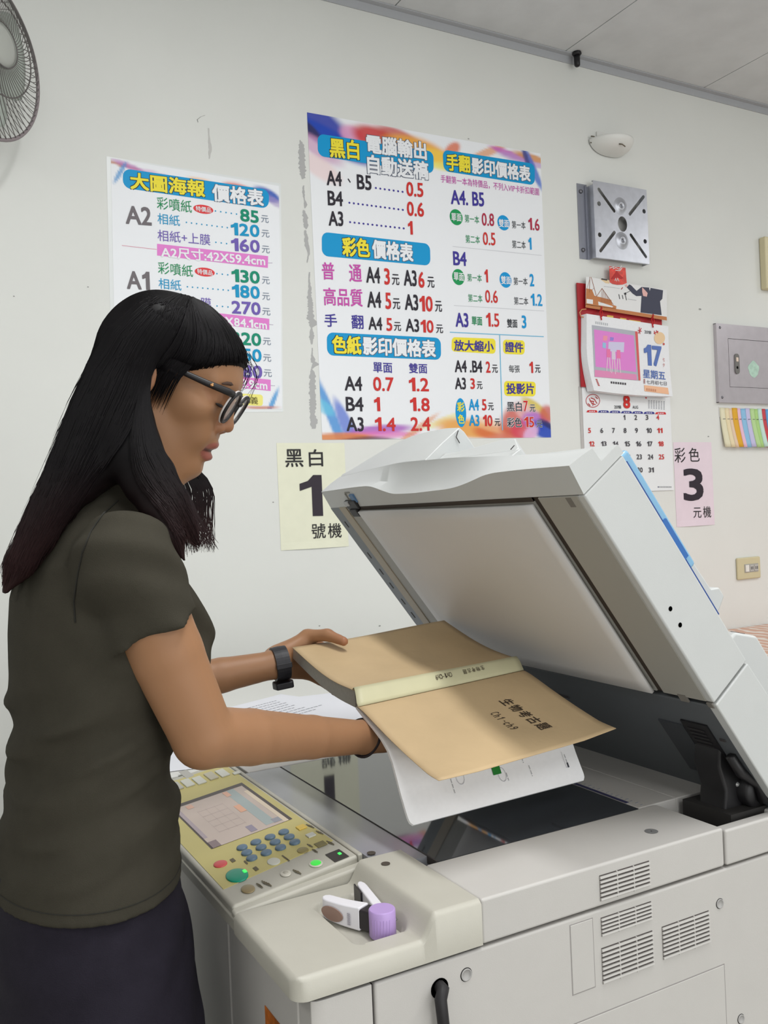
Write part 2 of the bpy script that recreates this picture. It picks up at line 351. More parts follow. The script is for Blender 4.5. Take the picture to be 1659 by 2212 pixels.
wdisc(T, zD(225, 220), 75/5.672, 98/5.672, GRN2); wdisc(T, zD(802, 255), 72/5.672, 95/5.672, CYA); wdisc(T, zD(255, 1880), 65/5.672, 178/5.672, CYA)
rows(zB, [('手翻', (205, 370), (520, 405), 225, YEL, FAT, INK), ('影印價格表', (540, 415), (1320, 535), 215, WHT, FAT, OUT), ('手翻第一本為特價品，不列入VIP卡折扣範圍', (130, 590), (1435, 770), 100, MAG, 0.0),
 ('A4. B5', (263, 835), (705, 870), 190, NAV, BOLD), ('單面', (270, 1100), (405, 1110), 105, WHT, REG), ('第一本', (450, 1118), (640, 1140), 105, GRN, 0.0), ('0.8', (675, 1130), (838, 1140), 168, DRED, REG),
 ('雙面', (900, 1180), (1035, 1190), 105, WHT, REG), ('第一本', (1075, 1200), (1255, 1215), 100, DRK, 0.0), ('1.6', (1295, 1190), (1440, 1205), 160, DRED, REG),
 ('第二本', (460, 1390), (650, 1405), 108, GRN, 0.0), ('0.5', (690, 1385), (855, 1395), 170, RED, REG), ('第二本', (1078, 1460), (1258, 1475), 105, DRK, 0.0), ('1', (1295, 1452), (1335, 1455), 158, CYA, BOLD), ('B4', (295, 1645), (472, 1660), 185, NAV, BOLD)])
rows(zD, [('單面', (165, 210), (290, 222), 100, WHT, REG), ('第一本', (333, 225), (510, 235), 95, GRN, 0.0), ('1', (545, 205), (585, 207), 158, RED, BOLD), ('雙面', (745, 255), (865, 262), 100, WHT, REG), ('第一本', (900, 270), (1070, 275), 95, DRK, 0.0), ('2', (1097, 257), (1150, 258), 152, CYA, BOLD),
 ('第二本', (343, 475), (518, 485), 95, GRN, 0.0), ('0.6', (552, 455), (705, 462), 155, RED, REG), ('第二本', (905, 510), (1078, 518), 95, DRK, 0.0), ('1.2', (1112, 497), (1250, 503), 148, CYA, REG),
 ('A3', (188, 742), (345, 750), 175, NAV, BOLD), ('單面', (387, 755), (515, 762), 105, GRN, REG), ('1.5', (565, 742), (723, 748), 168, RED, REG), ('雙面', (820, 785), (945, 790), 105, DRK, REG), ('3', (1000, 768), (1055, 770), 158, CYA, BOLD),
 ('放大縮小', (170, 1055), (655, 1070), 135, NAV, BOLD), ('證件', (795, 1075), (1018, 1082), 128, NAV, BOLD), ('A4 .B4', (178, 1312), (515, 1318), 148, INK, BOLD), ('2', (560, 1322), (615, 1323), 138, RED, BOLD), ('元', (637, 1342), (705, 1344), 98, INK, REG),
 ('每張', (843, 1342), (975, 1345), 92, DRK, 0.0), ('1', (1095, 1325), (1138, 1326), 138, RED, BOLD), ('元', (1163, 1343), (1228, 1345), 95, INK, REG), ('A3', (182, 1522), (315, 1525), 145, INK, BOLD), ('3', (370, 1525), (425, 1526), 132, RED, BOLD), ('元', (450, 1545), (517, 1546), 92, INK, REG),
 ('投影片', (812, 1585), (1150, 1588), 132, NAV, BOLD), ('彩', (207, 1810), (297, 1812), 118, YEL, BOLD), ('色', (217, 1958), (297, 1960), 112, YEL, BOLD), ('A4', (350, 1782), (475, 1785), 140, CYA, BOLD), ('5', (512, 1785), (567, 1785), 138, RED, BOLD), ('元', (588, 1805), (655, 1806), 92, INK, REG),
 ('黑白', (818, 1805), (1000, 1806), 120, INK, REG, WHT), ('7', (1020, 1800), (1075, 1800), 132, RED, BOLD, WHT), ('元', (1098, 1825), (1165, 1826), 88, INK, REG, WHT), ('A3', (355, 1975), (480, 1977), 138, CYA, BOLD), ('10', (527, 1977), (640, 1978), 138, RED, BOLD), ('元', (668, 1998), (735, 1999), 88, INK, REG),
 ('彩色', (820, 2000), (1000, 2000), 118, INK, REG, WHT), ('15', (1030, 1995), (1150, 1995), 130, RED, BOLD, WHT), ('元', (1180, 2020), (1250, 2020), 82, INK, REG, WHT)])
def line(mb, z, a, b, wd, col):
    a = z(*a); b = z(*b); t = np.array([b[0]-a[0], b[1]-a[1]]); n = np.array([-t[1], t[0]])/np.linalg.norm(t)*wd/2
    wquad(mb, [(a[0]-n[0], a[1]-n[1]), (b[0]-n[0], b[1]-n[1]), (b[0]+n[0], b[1]+n[1]), (a[0]+n[0], a[1]+n[1])], col, d=0.0016)
LB = S(120, 186, 218); LG = S(205, 206, 212)
line(T, zB, (290, 1490), (1470, 1610), 1.0, LG); line(T, zD, (170, 567), (1275, 635), 1.0, LG); line(T, zD, (120, 895), (1270, 950), 2, LB); line(T, zD, (730, 930), (765, 2095), 2, LB)
T.build('lettering', m_ink, tb, vcol=True, fixn=False)

# large-format price poster in a clear sleeve
tb = empty('price_poster', pw((425, 888)), 'smaller price poster in a clear sleeve, half hidden by the head of the person', 'poster')
blobs = [(0.06, 0.02, 0.10, 0.008, .1, S(190, 110, 60), .8), (0.14, 0.03, 0.12, 0.012, .2, S(190, 120, 190), .7), (0.05, 0.05, 0.06, 0.012, -.9, S(70, 150, 210), .8), (0.26, 0.035, 0.08, 0.008, .1, S(215, 170, 210), .6), (0.55, 0.04, 0.12, 0.015, .1, S(244, 196, 150), .8), (0.75, 0.045, 0.10, 0.022, .1, S(225, 130, 120), .9), (0.84, 0.045, 0.06, 0.02, 0, S(190, 120, 190), .8), (0.93, 0.05, 0.08, 0.025, .2, S(50, 90, 185), .95), (0.97, 0.075, 0.06, 0.02, .3, S(170, 150, 200), .6), (0.93, 0.985, 0.08, 0.014, -1.0, S(40, 150, 215), .85), (0.85, 0.995, 0.12, 0.006, 0, S(200, 120, 90), .8)]
zP = Zm(200, 220, 3.2523); zP.k = 3.2523
sl = MB(); wquad(sl, [zP(97, 383), zP(1322, 575), zP(1338, 2178), zP(140, 2190)], (1, 1, 1), d=0.0004)
sl.build('clear_sleeve', mat('clear_plastic_edge', S(225, 228, 228), 0.25, spec=0.5), tb, solid=0.0004)
art_sheet('sheet', zP(128, 396), zP(1308, 592), zP(1330, 2158), zP(165, 2160), blobs, WHT, tb, 100, 120, d0=0.0009)
banner(zP, [(212, 468), (1240, 620), (1235, 752), (212, 605)], BLU, tb, 0.02)
PNK = S(226, 130, 206); TEAL = S(0, 140, 110); SKY = S(0, 150, 200); PUR = S(112, 92, 178); GRY = S(110, 104, 108); YN = S(120, 132, 150)
for pts in ([(452, 998), (1232, 1085), (1230, 1168), (452, 1080)], [(452, 1437), (1240, 1525), (1240, 1603), (452, 1520)], [(452, 1868), (1250, 1953), (1250, 2032), (452, 1950)]):
    banner(zP, pts, PNK, tb, 0.0, 'size_strip')
banner(zP, [(600, 2025), (1195, 2058), (1195, 2138), (600, 2105)], S(240, 232, 130), tb, 0.008, 'note_patch')
T = MB()
rows(zP, [('大圖海報', (262, 555), (788, 615), 118, YEL, FAT, INK), ('價格表', (838, 637), (1200, 680), 120, WHT, FAT, OUT),
 ('A2', (230, 793), (412, 808), 128, GRY, BOLD), ('彩噴紙', (450, 710), (695, 740), 86, GRN, 0.0), ('85', (1035, 795), (1165, 812), 88, TEAL, FAT), ('元', (1182, 822), (1235, 828), 50, YN, 0.0),
 ('相紙', (455, 820), (612, 838), 76, SKY, 0.0), ('120', (970, 893), (1170, 910), 88, SKY, FAT), ('元', (1185, 925), (1240, 930), 50, YN, 0.0),
 ('相紙+上膜', (455, 938), (825, 972), 78, PUR, 0.0), ('160', (972, 1003), (1172, 1018), 90, PUR, FAT), ('元', (1187, 1036), (1242, 1041), 50, YN, 0.0), ('A2尺寸:42X59.4cm', (478, 1055), (1210, 1118), 82, WHT, BOLD),
 ('彩噴紙', (458, 1165), (703, 1192), 84, GRN, 0.0), ('130', (975, 1220), (1172, 1236), 90, TEAL, FAT), ('元', (1188, 1253), (1242, 1258), 50, YN, 0.0), ('A1', (238, 1250), (400, 1260), 128, GRY, BOLD),
 ('相紙', (462, 1275), (622, 1292), 74, SKY, 0.0), ('180', (978, 1328), (1172, 1342), 90, SKY, FAT), ('元', (1190, 1366), (1243, 1370), 50, YN, 0.0), ('相紙+上膜', (455, 1385), (832, 1418), 76, PUR, 0.0), ('270', (975, 1443), (1178, 1456), 90, PUR, FAT), ('元', (1190, 1473), (1247, 1477), 50, YN, 0.0),
 ('A1尺寸:59.4X84.1cm', (478, 1490), (1222, 1568), 78, WHT, BOLD), ('彩噴紙', (460, 1610), (705, 1635), 84, GRN, 0.0), ('320', (975, 1660), (1182, 1673), 90, TEAL, FAT), ('元', (1195, 1682), (1250, 1686), 50, YN, 0.0), ('A0', (242, 1690), (405, 1700), 128, GRY, BOLD),
 ('相紙', (462, 1715), (622, 1732), 74, SKY, 0.0), ('450', (980, 1772), (1185, 1785), 90, SKY, FAT), ('元', (1197, 1798), (1252, 1802), 50, YN, 0.0), ('相紙+上膜', (458, 1828), (835, 1858), 76, PUR, 0.0), ('680', (982, 1888), (1190, 1900), 90, PUR, FAT), ('元', (1200, 1905), (1257, 1909), 50, YN, 0.0),
 ('A0尺寸:84.1X118.9cm', (478, 1920), (1225, 1992), 78, WHT, BOLD), ('大量價格另議', (630, 2072), (1160, 2100), 52, S(96, 88, 40), 0.0)])
for (cx_, cy_) in ((777, 756), (787, 1197), (790, 1640)):
    wdisc(T, zP(cx_, cy_), 70/3.2523, 31/3.2523, S(222, 62, 66)); wtxt(T, '特價品', zP(cx_-54, cy_-6), zP(cx_+54, cy_+8), 36/3.2523, WHT, off=REG)
for n, a, b in ((5, (862, 768), (1010, 790)), (9, (658, 848), (945, 885)), (3, (865, 988), (940, 997)), (3, (872, 1208), (948, 1216)), (9, (665, 1300), (952, 1325)), (3, (873, 1435), (950, 1442))): wdots(T, n, zP(*a), zP(*b), 1.6, SKY)
line(T, zP, (205, 1010), (450, 1038), 1.2, S(216, 150, 170)); line(T, zP, (1232, 1133), (1262, 1133), 1.2, S(180, 170, 190)); line(T, zP, (1240, 1565), (1268, 1567), 1.2, S(180, 170, 190)); line(T, zP, (1250, 1994), (1280, 1995), 1.2, S(180, 170, 190))
T.build('lettering', m_ink, tb, vcol=True, fixn=False)

# paper machine signs
def sign(name, label, TL, BR, TRy, BLy, col, items):
    e = empty(name, pw((TL[0], BR[1])), label, 'sign'); a = pw(TL); b = pw(BR)
    P = [(a[0], a[2]), (b[0], a[2]), (b[0], b[2]), (a[0], b[2])]
    mb = MB(); G = [[(P[0][0]*(1-u)+P[1][0]*u, WALL_Y-0.0008-0.003*max(0, v-0.93)/0.07*math.sin(math.pi*u), P[0][1]*(1-v)+P[2][1]*v) for v in np.linspace(0, 1, 30)] for u in np.linspace(0, 1, 10)]
    mb.grid(G).build('sheet', mat(name+'_paper_'+label.split()[0], col, 0.8, noise=0.02, nscale=30), e, solid=0.0004)
    T = MB()
    for (s, L, R, h, off) in items: wtxt(T, s, L, R, h, S(50, 42, 52) if s in '13' else S(40, 38, 40), off=off)
    T.build('lettering', m_ink, e, vcol=True, fixn=False); return e
z3 = Zm(580, 920, 7.375)
sign('machine_sign', 'yellow paper sign reading 1 behind the raised copier lid', (597, 957), (753, 1180), 0, 0, S(230, 230, 208),
 [('黑', z3(262, 515), z3(548, 512), 285/7.375, 0.01), ('白', z3(638, 512), z3(862, 508), 275/7.375, 0.01), ('1', z3(498, 1112), z3(853, 1108), 655/7.375, 0.0), ('號', z3(683, 1678), z3(905, 1668), 240/7.375, 0.005), ('機', z3(945, 1670), z3(1158, 1660), 235/7.375, 0.005)])
zR = Zm(1440, 560, 3.073)
sign('machine_sign', 'pink paper sign reading 3 below the colour strips', zR(42, 1215), zR(318, 1762), 0, 0, S(228, 212, 222),
 [('彩', zR(50, 1302), zR(122, 1300), 98/3.073, 0.0), ('色', zR(145, 1298), zR(215, 1297), 92/3.073, 0.0), ('3', zR(108, 1498), zR(240, 1495), 215/3.073, 0.03), ('元', zR(175, 1683), zR(228, 1682), 68/3.073, 0.0), ('機', zR(240, 1678), zR(292, 1676), 75/3.073, 0.0)])
# ---------------------------------------------------------------- things on the wall
m_white = mat('white_plastic', S(222, 222, 218), 0.4, noise=0.015, nscale=15)
m_black = mat('black_plastic', S(24, 23, 26), 0.45)
m_steel = mat('galvanised_steel', S(190, 192, 200), 0.38, metal=0.75, noise=0.06, nscale=45)
def plate2d(mb, outer, holes, O, U, V, th, col=None):
    """flat plate with real holes: outline and holes are lists of (a, b) along U and V, thickness th along U x V"""
    cu = bpy.data.curves.new('plate_outline', 'CURVE'); cu.dimensions = '2D'; cu.fill_mode = 'BOTH'; cu.extrude = th/2*1000
    for poly in [outer]+holes:
        sp = cu.splines.new('POLY'); sp.points.add(len(poly)-1); sp.use_cyclic_u = True
        for p, q in zip(sp.points, poly): p.co = (q[0]*1000, q[1]*1000, 0, 1)
    ob = bpy.data.objects.new('plate_outline', cu); COL.objects.link(ob); bpy.context.view_layer.update()
    dg = bpy.context.evaluated_depsgraph_get(); me = ob.evaluated_get(dg).to_mesh()
    O = np.array(O); U = np.array(U, float); V = np.array(V, float); N = np.cross(U, V)
    mb.add([O+v.co[0]/1000*U+v.co[1]/1000*V+v.co[2]/1000*N for v in me.vertices], [tuple(p.vertices) for p in me.polygons], col)
    ob.evaluated_get(dg).to_mesh_clear(); bpy.data.objects.remove(ob); bpy.data.curves.remove(cu)
def capsule(a, b, r, n=8):
    a = np.array(a); b = np.array(b); t = (b-a)/np.linalg.norm(b-a); th = math.atan2(t[1], t[0])
    return [tuple(b+r*np.array([math.cos(th-math.pi/2+math.pi*k/n), math.sin(th-math.pi/2+math.pi*k/n)])) for k in range(n+1)]+[tuple(a+r*np.array([math.cos(th+math.pi/2+math.pi*k/n), math.sin(th+math.pi/2+math.pi*k/n)])) for k in range(n+1)]
def circ(c, rx, ry=None, n=24): return [(c[0]+rx*math.cos(2*math.pi*k/n), c[1]+(ry or rx)*math.sin(2*math.pi*k/n)) for k in range(n)]

# wall fan
fc = onY((-40, 105), 2.06); fan = empty('wall_fan', (fc[0], WALL_Y, fc[2]-0.02), 'grey wall fan with a wire cage, cut off by the upper left frame edge', 'fan')
th = math.radians(44.3); fn = np.array([math.sin(th), -math.cos(th), 0.0]); fh = np.array([math.cos(th), math.sin(th), 0.0]); fz = np.array([0, 0, 1.0]); FR = 0.181
m_wire = mat('fan_wire', S(104, 100, 98), 0.4, metal=0.3); m_rim = mat('fan_rim', S(134, 124, 126), 0.5); m_fgrey = mat('fan_grey_plastic', S(166, 168, 162), 0.5)
def fpt(r, a, h): return fc+fh*r*math.cos(a)+fz*r*math.sin(a)+fn*h
def prof_f(t): return 0.052*(1-t**2.6)+0.002
def prof_b(t): return -0.062*(1-t**3.2)-0.002
def guard(prof, n, tw, r0, name):
    mb = MB()
    for k in range(n):
        a = 2*math.pi*k/n; mb.tube([fpt(FR*t, a+tw*(t-r0), prof(t)) for t in np.linspace(r0, 1, 12)], 0.0009, 4)
    for t in (0.57, 0.26): mb.tube([fpt(FR*t, 2*math.pi*k/48, prof(t)) for k in range(48)], 0.0016, 5, closed=True)
    mb.build(name, m_wire, fan, smooth=True)
guard(prof_f, 64, 1.15, 0.26, 'front_guard'); guard(prof_b, 64, -0.85, 0.2, 'rear_guard')
MB().tube([fpt(FR, 2*math.pi*k/72, 0) for k in range(72)], 0.0042, 8, closed=True).build('guard_rim', m_rim, fan, smooth=True)
MB().lathe([(0.001, 0.058), (0.03, 0.057), (0.046, 0.05), (0.048, 0.046), (0.001, 0.045)], fc, fn, 28).build('guard_badge', m_fgrey, fan, smooth=True)
MB().lathe([(0.001, 0.02), (0.03, 0.018), (0.034, 0.0), (0.034, -0.03), (0.001, -0.03)], fc, fn, 28).build('blade_hub', m_fgrey, fan, smooth=True)
for k in range(3):
    G = []
    for t in np.linspace(0, 1, 10):
        row = []
        for s_ in np.linspace(-0.5, 0.5, 10):
            r = 0.03+t*0.125; a = 2*math.pi*k/3+0.3+s_*(0.9+0.75*math.sin(math.pi*min(1, t*0.9))); row.append(fpt(r, a, -0.008+0.028*s_))
        G.append(row)
    MB().grid(G).build('blade', mat('fan_blade', S(176, 184, 176), 0.35, spec=0.5), fan, smooth=True, solid=0.002)
MB().lathe([(0.1, -0.062), (0.098, -0.075), (0.07, -0.12), (0.055, -0.15), (0.001, -0.155)], fc, fn, 28).build('motor_housing', m_fgrey, fan, smooth=True)
hb = fc-fn*0.10
MB().tube([hb, hb+np.array([-0.01, 0.05, -0.06]), (hb[0]-0.01, WALL_Y-0.03, hb[2]-0.12), (hb[0]-0.01, WALL_Y-0.01, hb[2]-0.12)], 0.018, 12).box((hb[0]-0.06, WALL_Y-0.025, hb[2]-0.2), (hb[0]+0.04, WALL_Y-0.0005, hb[2]-0.04)).build('wall_arm', m_fgrey, fan, bevel=0.004)

# wall lamp
lp = pw((1312, 312)); lamp = empty('wall_lamp', (lp[0], WALL_Y, lp[2]), 'small white frosted bowl lamp on the wall above the steel bracket', 'lamp')
G = []
for i in range(15):
    t = i/14; row = []
    for k in range(25):
        a = math.pi*k/24; r = math.sin(math.pi/2*(1-t))**0.8 if t < 1 else 0.0
        row.append((lp[0]-0.085*math.cos(a)*r, WALL_Y-0.004-0.085*math.sin(a)*r, lp[2]+0.002-0.046*math.sin(math.pi/2*t)))
    G.append(row)
mb = MB().grid(G); top = [G[0][k] for k in range(25)]
Gt = [[(lp[0]+(p[0]-lp[0])*q, WALL_Y-0.004+(p[1]-WALL_Y+0.004)*q, lp[2]+0.002+0.018*(1-q*q)) for p in top] for q in np.linspace(1, 0, 8)]
mb.grid(Gt).build('glass_bowl', mat('frosted_glass', S(226, 226, 222), 0.35, spec=0.5), lamp, smooth=True, merge=True)
MB().box((lp[0]-0.05, WALL_Y-0.006, lp[2]-0.035), (lp[0]+0.05, WALL_Y-0.0005, lp[2]+0.035)).build('wall_plate', m_white, lamp, bevel=0.002)
for dx, dz, yy in ((-0.080, 0.004, 0.012), (-0.080, -0.016, 0.008), (-0.012, -0.034, 0.072)):
    MB().tube([(lp[0]+dx-0.004, WALL_Y-yy, lp[2]+dz+0.006), (lp[0]+dx+0.004, WALL_Y-yy-0.006, lp[2]+dz+0.004), (lp[0]+dx+0.014, WALL_Y-yy-0.01, lp[2]+dz-0.004)], 0.0022, 6).build('clip', mat('brass_clip', S(120, 112, 98), 0.35, metal=0.8), lamp, smooth=True)

# bolt at the ceiling edge
bp = onY((1246, 118), WALL_Y-0.03); e = empty('ceiling_bolt', (bp[0], bp[1], ROOM_Z), 'black bolt sticking down where the ceiling meets the wall', 'bolt')
MB().lathe([(0.001, 0.0), (0.014, 0.0), (0.016, -0.006), (0.012, -0.011), (0.001, -0.011)], (bp[0], bp[1], ROOM_Z-0.0005), (0, 0, 1), 16).build('bolt_head', m_black, e, smooth=True)
MB().lathe([(0.001, -0.01), (0.0105, -0.012), (0.0095, -0.044), (0.006, -0.048), (0.001, -0.048)], (bp[0], bp[1], ROOM_Z), (0, 0, 1), 16).build('bolt_shank', m_black, e, smooth=True)

# steel mounting bracket
BY = WALL_Y-0.034; z6 = Zm(1220, 280, 5.2654)
def bk(a, b): q = onY(z6(a, b), BY); return (q[0], q[2])
e = empty('mounting_bracket', pw(z6(240, 1470)), 'square steel mounting bracket with four diagonal slots, empty', 'bracket')
rr = 16/5.2654*1.9e-3
holes = [capsule(bk(a, b), bk(c, d), rr) for a, b, c, d in ((385, 680, 560, 925), (893, 765, 738, 960), (405, 1378, 562, 1170), (750, 1200, 920, 1445))]
hc = bk(655, 1075); holes.append(circ(hc, 0.021, 0.026)); 
for q in ((388, 843), (900, 930), (396, 1197), (912, 1272)): holes.append(circ(bk(*q), 0.0078))
c1, c2, c3, c4 = bk(325, 578), bk(932, 690), bk(958, 1530), bk(350, 1450)
xl = (c1[0]+c4[0])/2; xr = (c2[0]+c3[0])/2; zt = (c1[1]+c2[1])/2; zb = (c3[1]+c4[1])/2
mb = MB(); plate2d(mb, [(xl, zt), (xr, zt), (xr, zb), (xl, zb)][::-1], holes, (0, BY, 0), (1, 0, 0), (0, 0, 1), 0.0016)
mb.box((xl-0.0008, BY, zb), (xl+0.0008, WALL_Y-0.0005, zt-0.012)).box((xr-0.0008, BY, zb), (xr+0.0008, WALL_Y-0.0005, zt)).box((xl, BY, zt-0.0008), (xr, BY+0.008, zt+0.0008)).box((xl, BY, zb-0.0008), (xr, BY+0.008, zb+0.0008))
mb.build('face_plate', m_steel, e)
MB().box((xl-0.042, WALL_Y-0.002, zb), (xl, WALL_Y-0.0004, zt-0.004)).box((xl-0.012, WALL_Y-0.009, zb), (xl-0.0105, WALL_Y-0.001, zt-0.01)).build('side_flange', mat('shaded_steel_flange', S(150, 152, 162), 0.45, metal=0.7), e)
for q in ((xl-0.027, zt-0.03), (xl-0.027, zb+0.03)): MB().lathe([(0.001, 0.006), (0.006, 0.005), (0.0075, 0.0)], (q[0], WALL_Y-0.002, q[1]), (0, -1, 0), 12).build('screw', mat('screw_steel', S(120, 120, 126), 0.4, metal=0.8), e, smooth=True)
for a, b, r in ((632, 872, 0.024), (648, 1265, 0.024)):
    q = bk(a, b); MB().lathe([(r*1.25, 0.0009), (r, 0.002), (r*0.62, 0.0055), (r*0.58, 0.0065), (0.006, 0.0065), (0.005, 0.002)], (q[0], BY, q[1]), (0, -1, 0), 28, cap=False).build('embossed_boss', m_steel, e, smooth=True)
MB().box((xl+0.02, WALL_Y-0.004, zb+0.03), (xr-0.02, WALL_Y-0.002, zt-0.03)).build('slot_wall_sheet', mat('wall_behind_bracket', S(186, 186, 182), 0.8), e)  # added sheet, wall colour darkened to the grey that shows through the slots

# calendar
z7 = Zm(1230, 580, 4.424); cal = empty('wall_calendar', onY(z7(560, 2110), WALL_Y-0.003), 'daily tear-off calendar showing 17, with a red back board and a month sheet below', 'calendar')
def q7(a, b, d): return onY(z7(a, b), WALL_Y-d)
def cpoly(mb, pts, d, col): mb.add([q7(a, b, d) for a, b in pts], [tuple(range(len(pts)))], col)
a = q7(72, 136, .01); b = q7(885, 545, .01); c = q7(112, 1130, .01)
MB().box((a[0], WALL_Y-0.010, c[2]), (b[0], WALL_Y-0.006, a[2])).build('back_board', mat('red_card', S(168, 24, 34), 0.5, noise=0.05), cal)
mb = MB(); gold = S(226, 190, 90)
for x, y, w_ in ((360, 445, 60), (485, 470, 60), (570, 488, 110)): cpoly(mb, [(x, y), (x+w_, y+w_*.14), (x+w_, y+w_*.14+26), (x, y+28)], 0.0105, gold)
mb.build('gold_print', m_ink, cal, vcol=True, fixn=False)
# header card with its picture
MB().add([q7(158, 78, .022), q7(930, 205, .022), q7(932, 497, .022), q7(155, 372, .022)], [(0, 1, 2, 3)]).build('header_card', mat('header_card_paper', S(226, 226, 226), 0.6), cal, solid=0.001)
mb = MB(); BRN = S(190, 122, 74); SUIT = S(62, 64, 82); SK = S(226, 178, 172)
cpoly(mb, [(155, 340), (930, 462), (932, 497), (155, 372)], .0226, BRN)
cpoly(mb, [(160, 190), (215, 200), (240, 260), (400, 300), (410, 345), (450, 360), (445, 388), (156, 345)], .0226, BRN)
cpoly(mb, [(165, 290), (225, 298), (225, 340), (165, 332)], .0228, S(226, 226, 226)); cpoly(mb, [(275, 315), (420, 362), (410, 372), (278, 350)], .0228, S(226, 226, 226))
def stroke(mb, a, b, wd, d, col):
    t = np.array([b[0]-a[0], b[1]-a[1]], float); n = np.array([-t[1], t[0]])/np.linalg.norm(t)*wd/2
    cpoly(mb, [(a[0]-n[0], a[1]-n[1]), (b[0]-n[0], b[1]-n[1]), (b[0]+n[0], b[1]+n[1]), (a[0]+n[0], a[1]+n[1])], d, col)
for i, (p_, q_) in enumerate([((196, 80), (192, 230)), ((208, 82), (258, 262)), ((258, 270), (312, 190)), ((312, 190), (420, 345))]+[((312+i*9, 190+i*13), (300+i*11, 330)) for i in range(9)]+[((165, 200), (196, 100)), ((215, 210), (235, 185))]): stroke(mb, p_, q_, 5 if i < 4 else 3, .0228, S(150, 92, 66))
cpoly(mb, [(680, 420), (690, 262), (640, 264), (605, 240), (548, 180), (572, 152), (590, 160), (642, 214), (690, 176), (760, 182)], .0230, SUIT); cpoly(mb, [(760, 182), (895, 208), (888, 290), (866, 312), (882, 446), (680, 420), (690, 262)], .0231, SUIT)
cpoly(mb, [(695, 180), (712, 195), (748, 235), (740, 270), (705, 262), (696, 225)], .0233, SK); cpoly(mb, [(528, 160), (548, 150), (560, 168), (545, 180)], .0233, SK); cpoly(mb, [(762, 184), (775, 186), (768, 215)], .0234, S(236, 232, 236))
cpoly(mb, [(290, 98), (375, 110), (385, 145), (345, 140)], .0227, S(226, 200, 160))
for s_, x0, y0, x1, y1, h in (('\u258c', 472, 268, 482, 270, 44), ('\u258c', 505, 272, 513, 273, 36), ('\u258c', 535, 278, 546, 280, 46)): stroke(mb, (x0, y0-h/2), (x1, y1+h/2), 7, .0228, S(60, 60, 66))
for i in range(11): stroke(mb, (330+i*14, 170+i*2), (338+i*14, 171+i*2), 5, .0228, S(150, 152, 158)); stroke(mb, (560+i*7.5, 292+i*1.2), (564+i*7.5, 293+i*1.2), 5, .0228, S(120, 122, 128))
stroke(mb, (305, 100), (362, 110), 14, .0229, S(70, 66, 66)); stroke(mb, (530, 240), (580, 215), 5, .0229, S(60, 60, 60)); cpoly(mb, [(520, 235), (540, 228), (545, 250), (528, 255)], .0229, S(60, 60, 62)); stroke(mb, (495, 200), (510, 180), 8, .0229, S(170, 60, 60))
mb.build('header_picture', m_ink, cal, vcol=True, fixn=False)
# red hanging tag
MB().add([onY(z6(*p), WALL_Y-.024) for p in ((505, 1555), (690, 1572), (704, 1745), (660, 1762), (600, 1765), (545, 1755), (513, 1735))], [(0, 1, 2, 3, 4, 5, 6)]).build('hanging_tag', mat('red_tag', S(214, 60, 44), 0.4, noise=0.25, nscale=70), cal, solid=0.001)
mb = MB()
for pts in ([(510, 1575), (560, 1560), (545, 1585), (580, 1570), (620, 1590), (645, 1548)], [(575, 1600), (625, 1605), (650, 1575)], [(570, 1720), (575, 1690), (590, 1725), (600, 1690), (615, 1725)]): mb.tube([onY(z6(*p), WALL_Y-.0256) for p in pts], 0.0016, 5)
mb.build('tag_lettering', mat('white_tag_print', S(232, 226, 226), 0.6), cal)
mb = MB(); cpoly2 = [onY(z6(*p), WALL_Y-.0252) for p in ((525, 1700), (560, 1650), (590, 1605), (630, 1655), (672, 1690), (640, 1700), (600, 1680), (560, 1700))]; mb.add(cpoly2, [tuple(range(8))]).build('tag_motif', mat('tag_dark_red', S(176, 28, 28), 0.5), cal, fixn=False)
# page block and its curling top page
fr = [(165, 432), (946, 552), (960, 900), (985, 1222), (590, 1180), (240, 1166), (215, 1000), (165, 700)]
def page(u, v):
    L = np.array([165+(0 if v < .45 else 72*((v-.45)/.55)**1.6), 432+734*v]); Rr = np.array([946+42*v**2, 552+670*v]); q = L*(1-u)+Rr*u; q[1] += 14*math.sin(math.pi*u)*v
    return q
G = [[onY(z7(*page(u, v)), WALL_Y-(0.034+0.006*v*v)) for v in np.linspace(0, 1, 14)] for u in np.linspace(0, 1, 10)]
Gb = [[(p[0]-(0.004 if i == 0 else 0), WALL_Y-0.011, p[2]) for p in row] for i, row in enumerate(G)]
mb = MB().grid(G).grid(Gb)
for i in range(9):
    for j in (0, 13): mb.add([G[i][j], G[i+1][j], Gb[i+1][j], Gb[i][j]], [(0, 1, 2, 3)])
for j in range(13):
    for i in (0, 9): mb.add([G[i][j], G[i][j+1], Gb[i][j+1], Gb[i][j]], [(0, 1, 2, 3)])
mb.build('page_block', mat('calendar_paper', S(232, 233, 236), 0.7, noise=0.02, nscale=120), cal, merge=True)
PB = G[0][0]
def pg(a, b, lift=0.0006): # a photo point on the front page (zoomed pixels)
    v = (b-432)/740; return onY(z7(a, b), WALL_Y-(0.034+0.006*max(0, min(1, v))**2+lift))
def ppoly(mb, pts, col, lift=0.0006): mb.add([pg(a, b, lift) for a, b in pts], [tuple(range(len(pts)))], col)
def ptxt(mb, s, L, R, h, col, off=0.0, fn=pg, lift=0.0012):
    P = fn(*L, lift); Q = fn(*R, lift); m_ = ((L[0]+R[0])/2, (L[1]+R[1])/2); hz = fn(m_[0], m_[1]-h/2, lift)[2]-fn(m_[0], m_[1]+h/2, lift)[2]
    lay(mb, s, P-np.array([0, 0, hz/2]), Q-P, (0, 0, hz), col, off)
mb = MB(); SB = S(92, 118, 184)
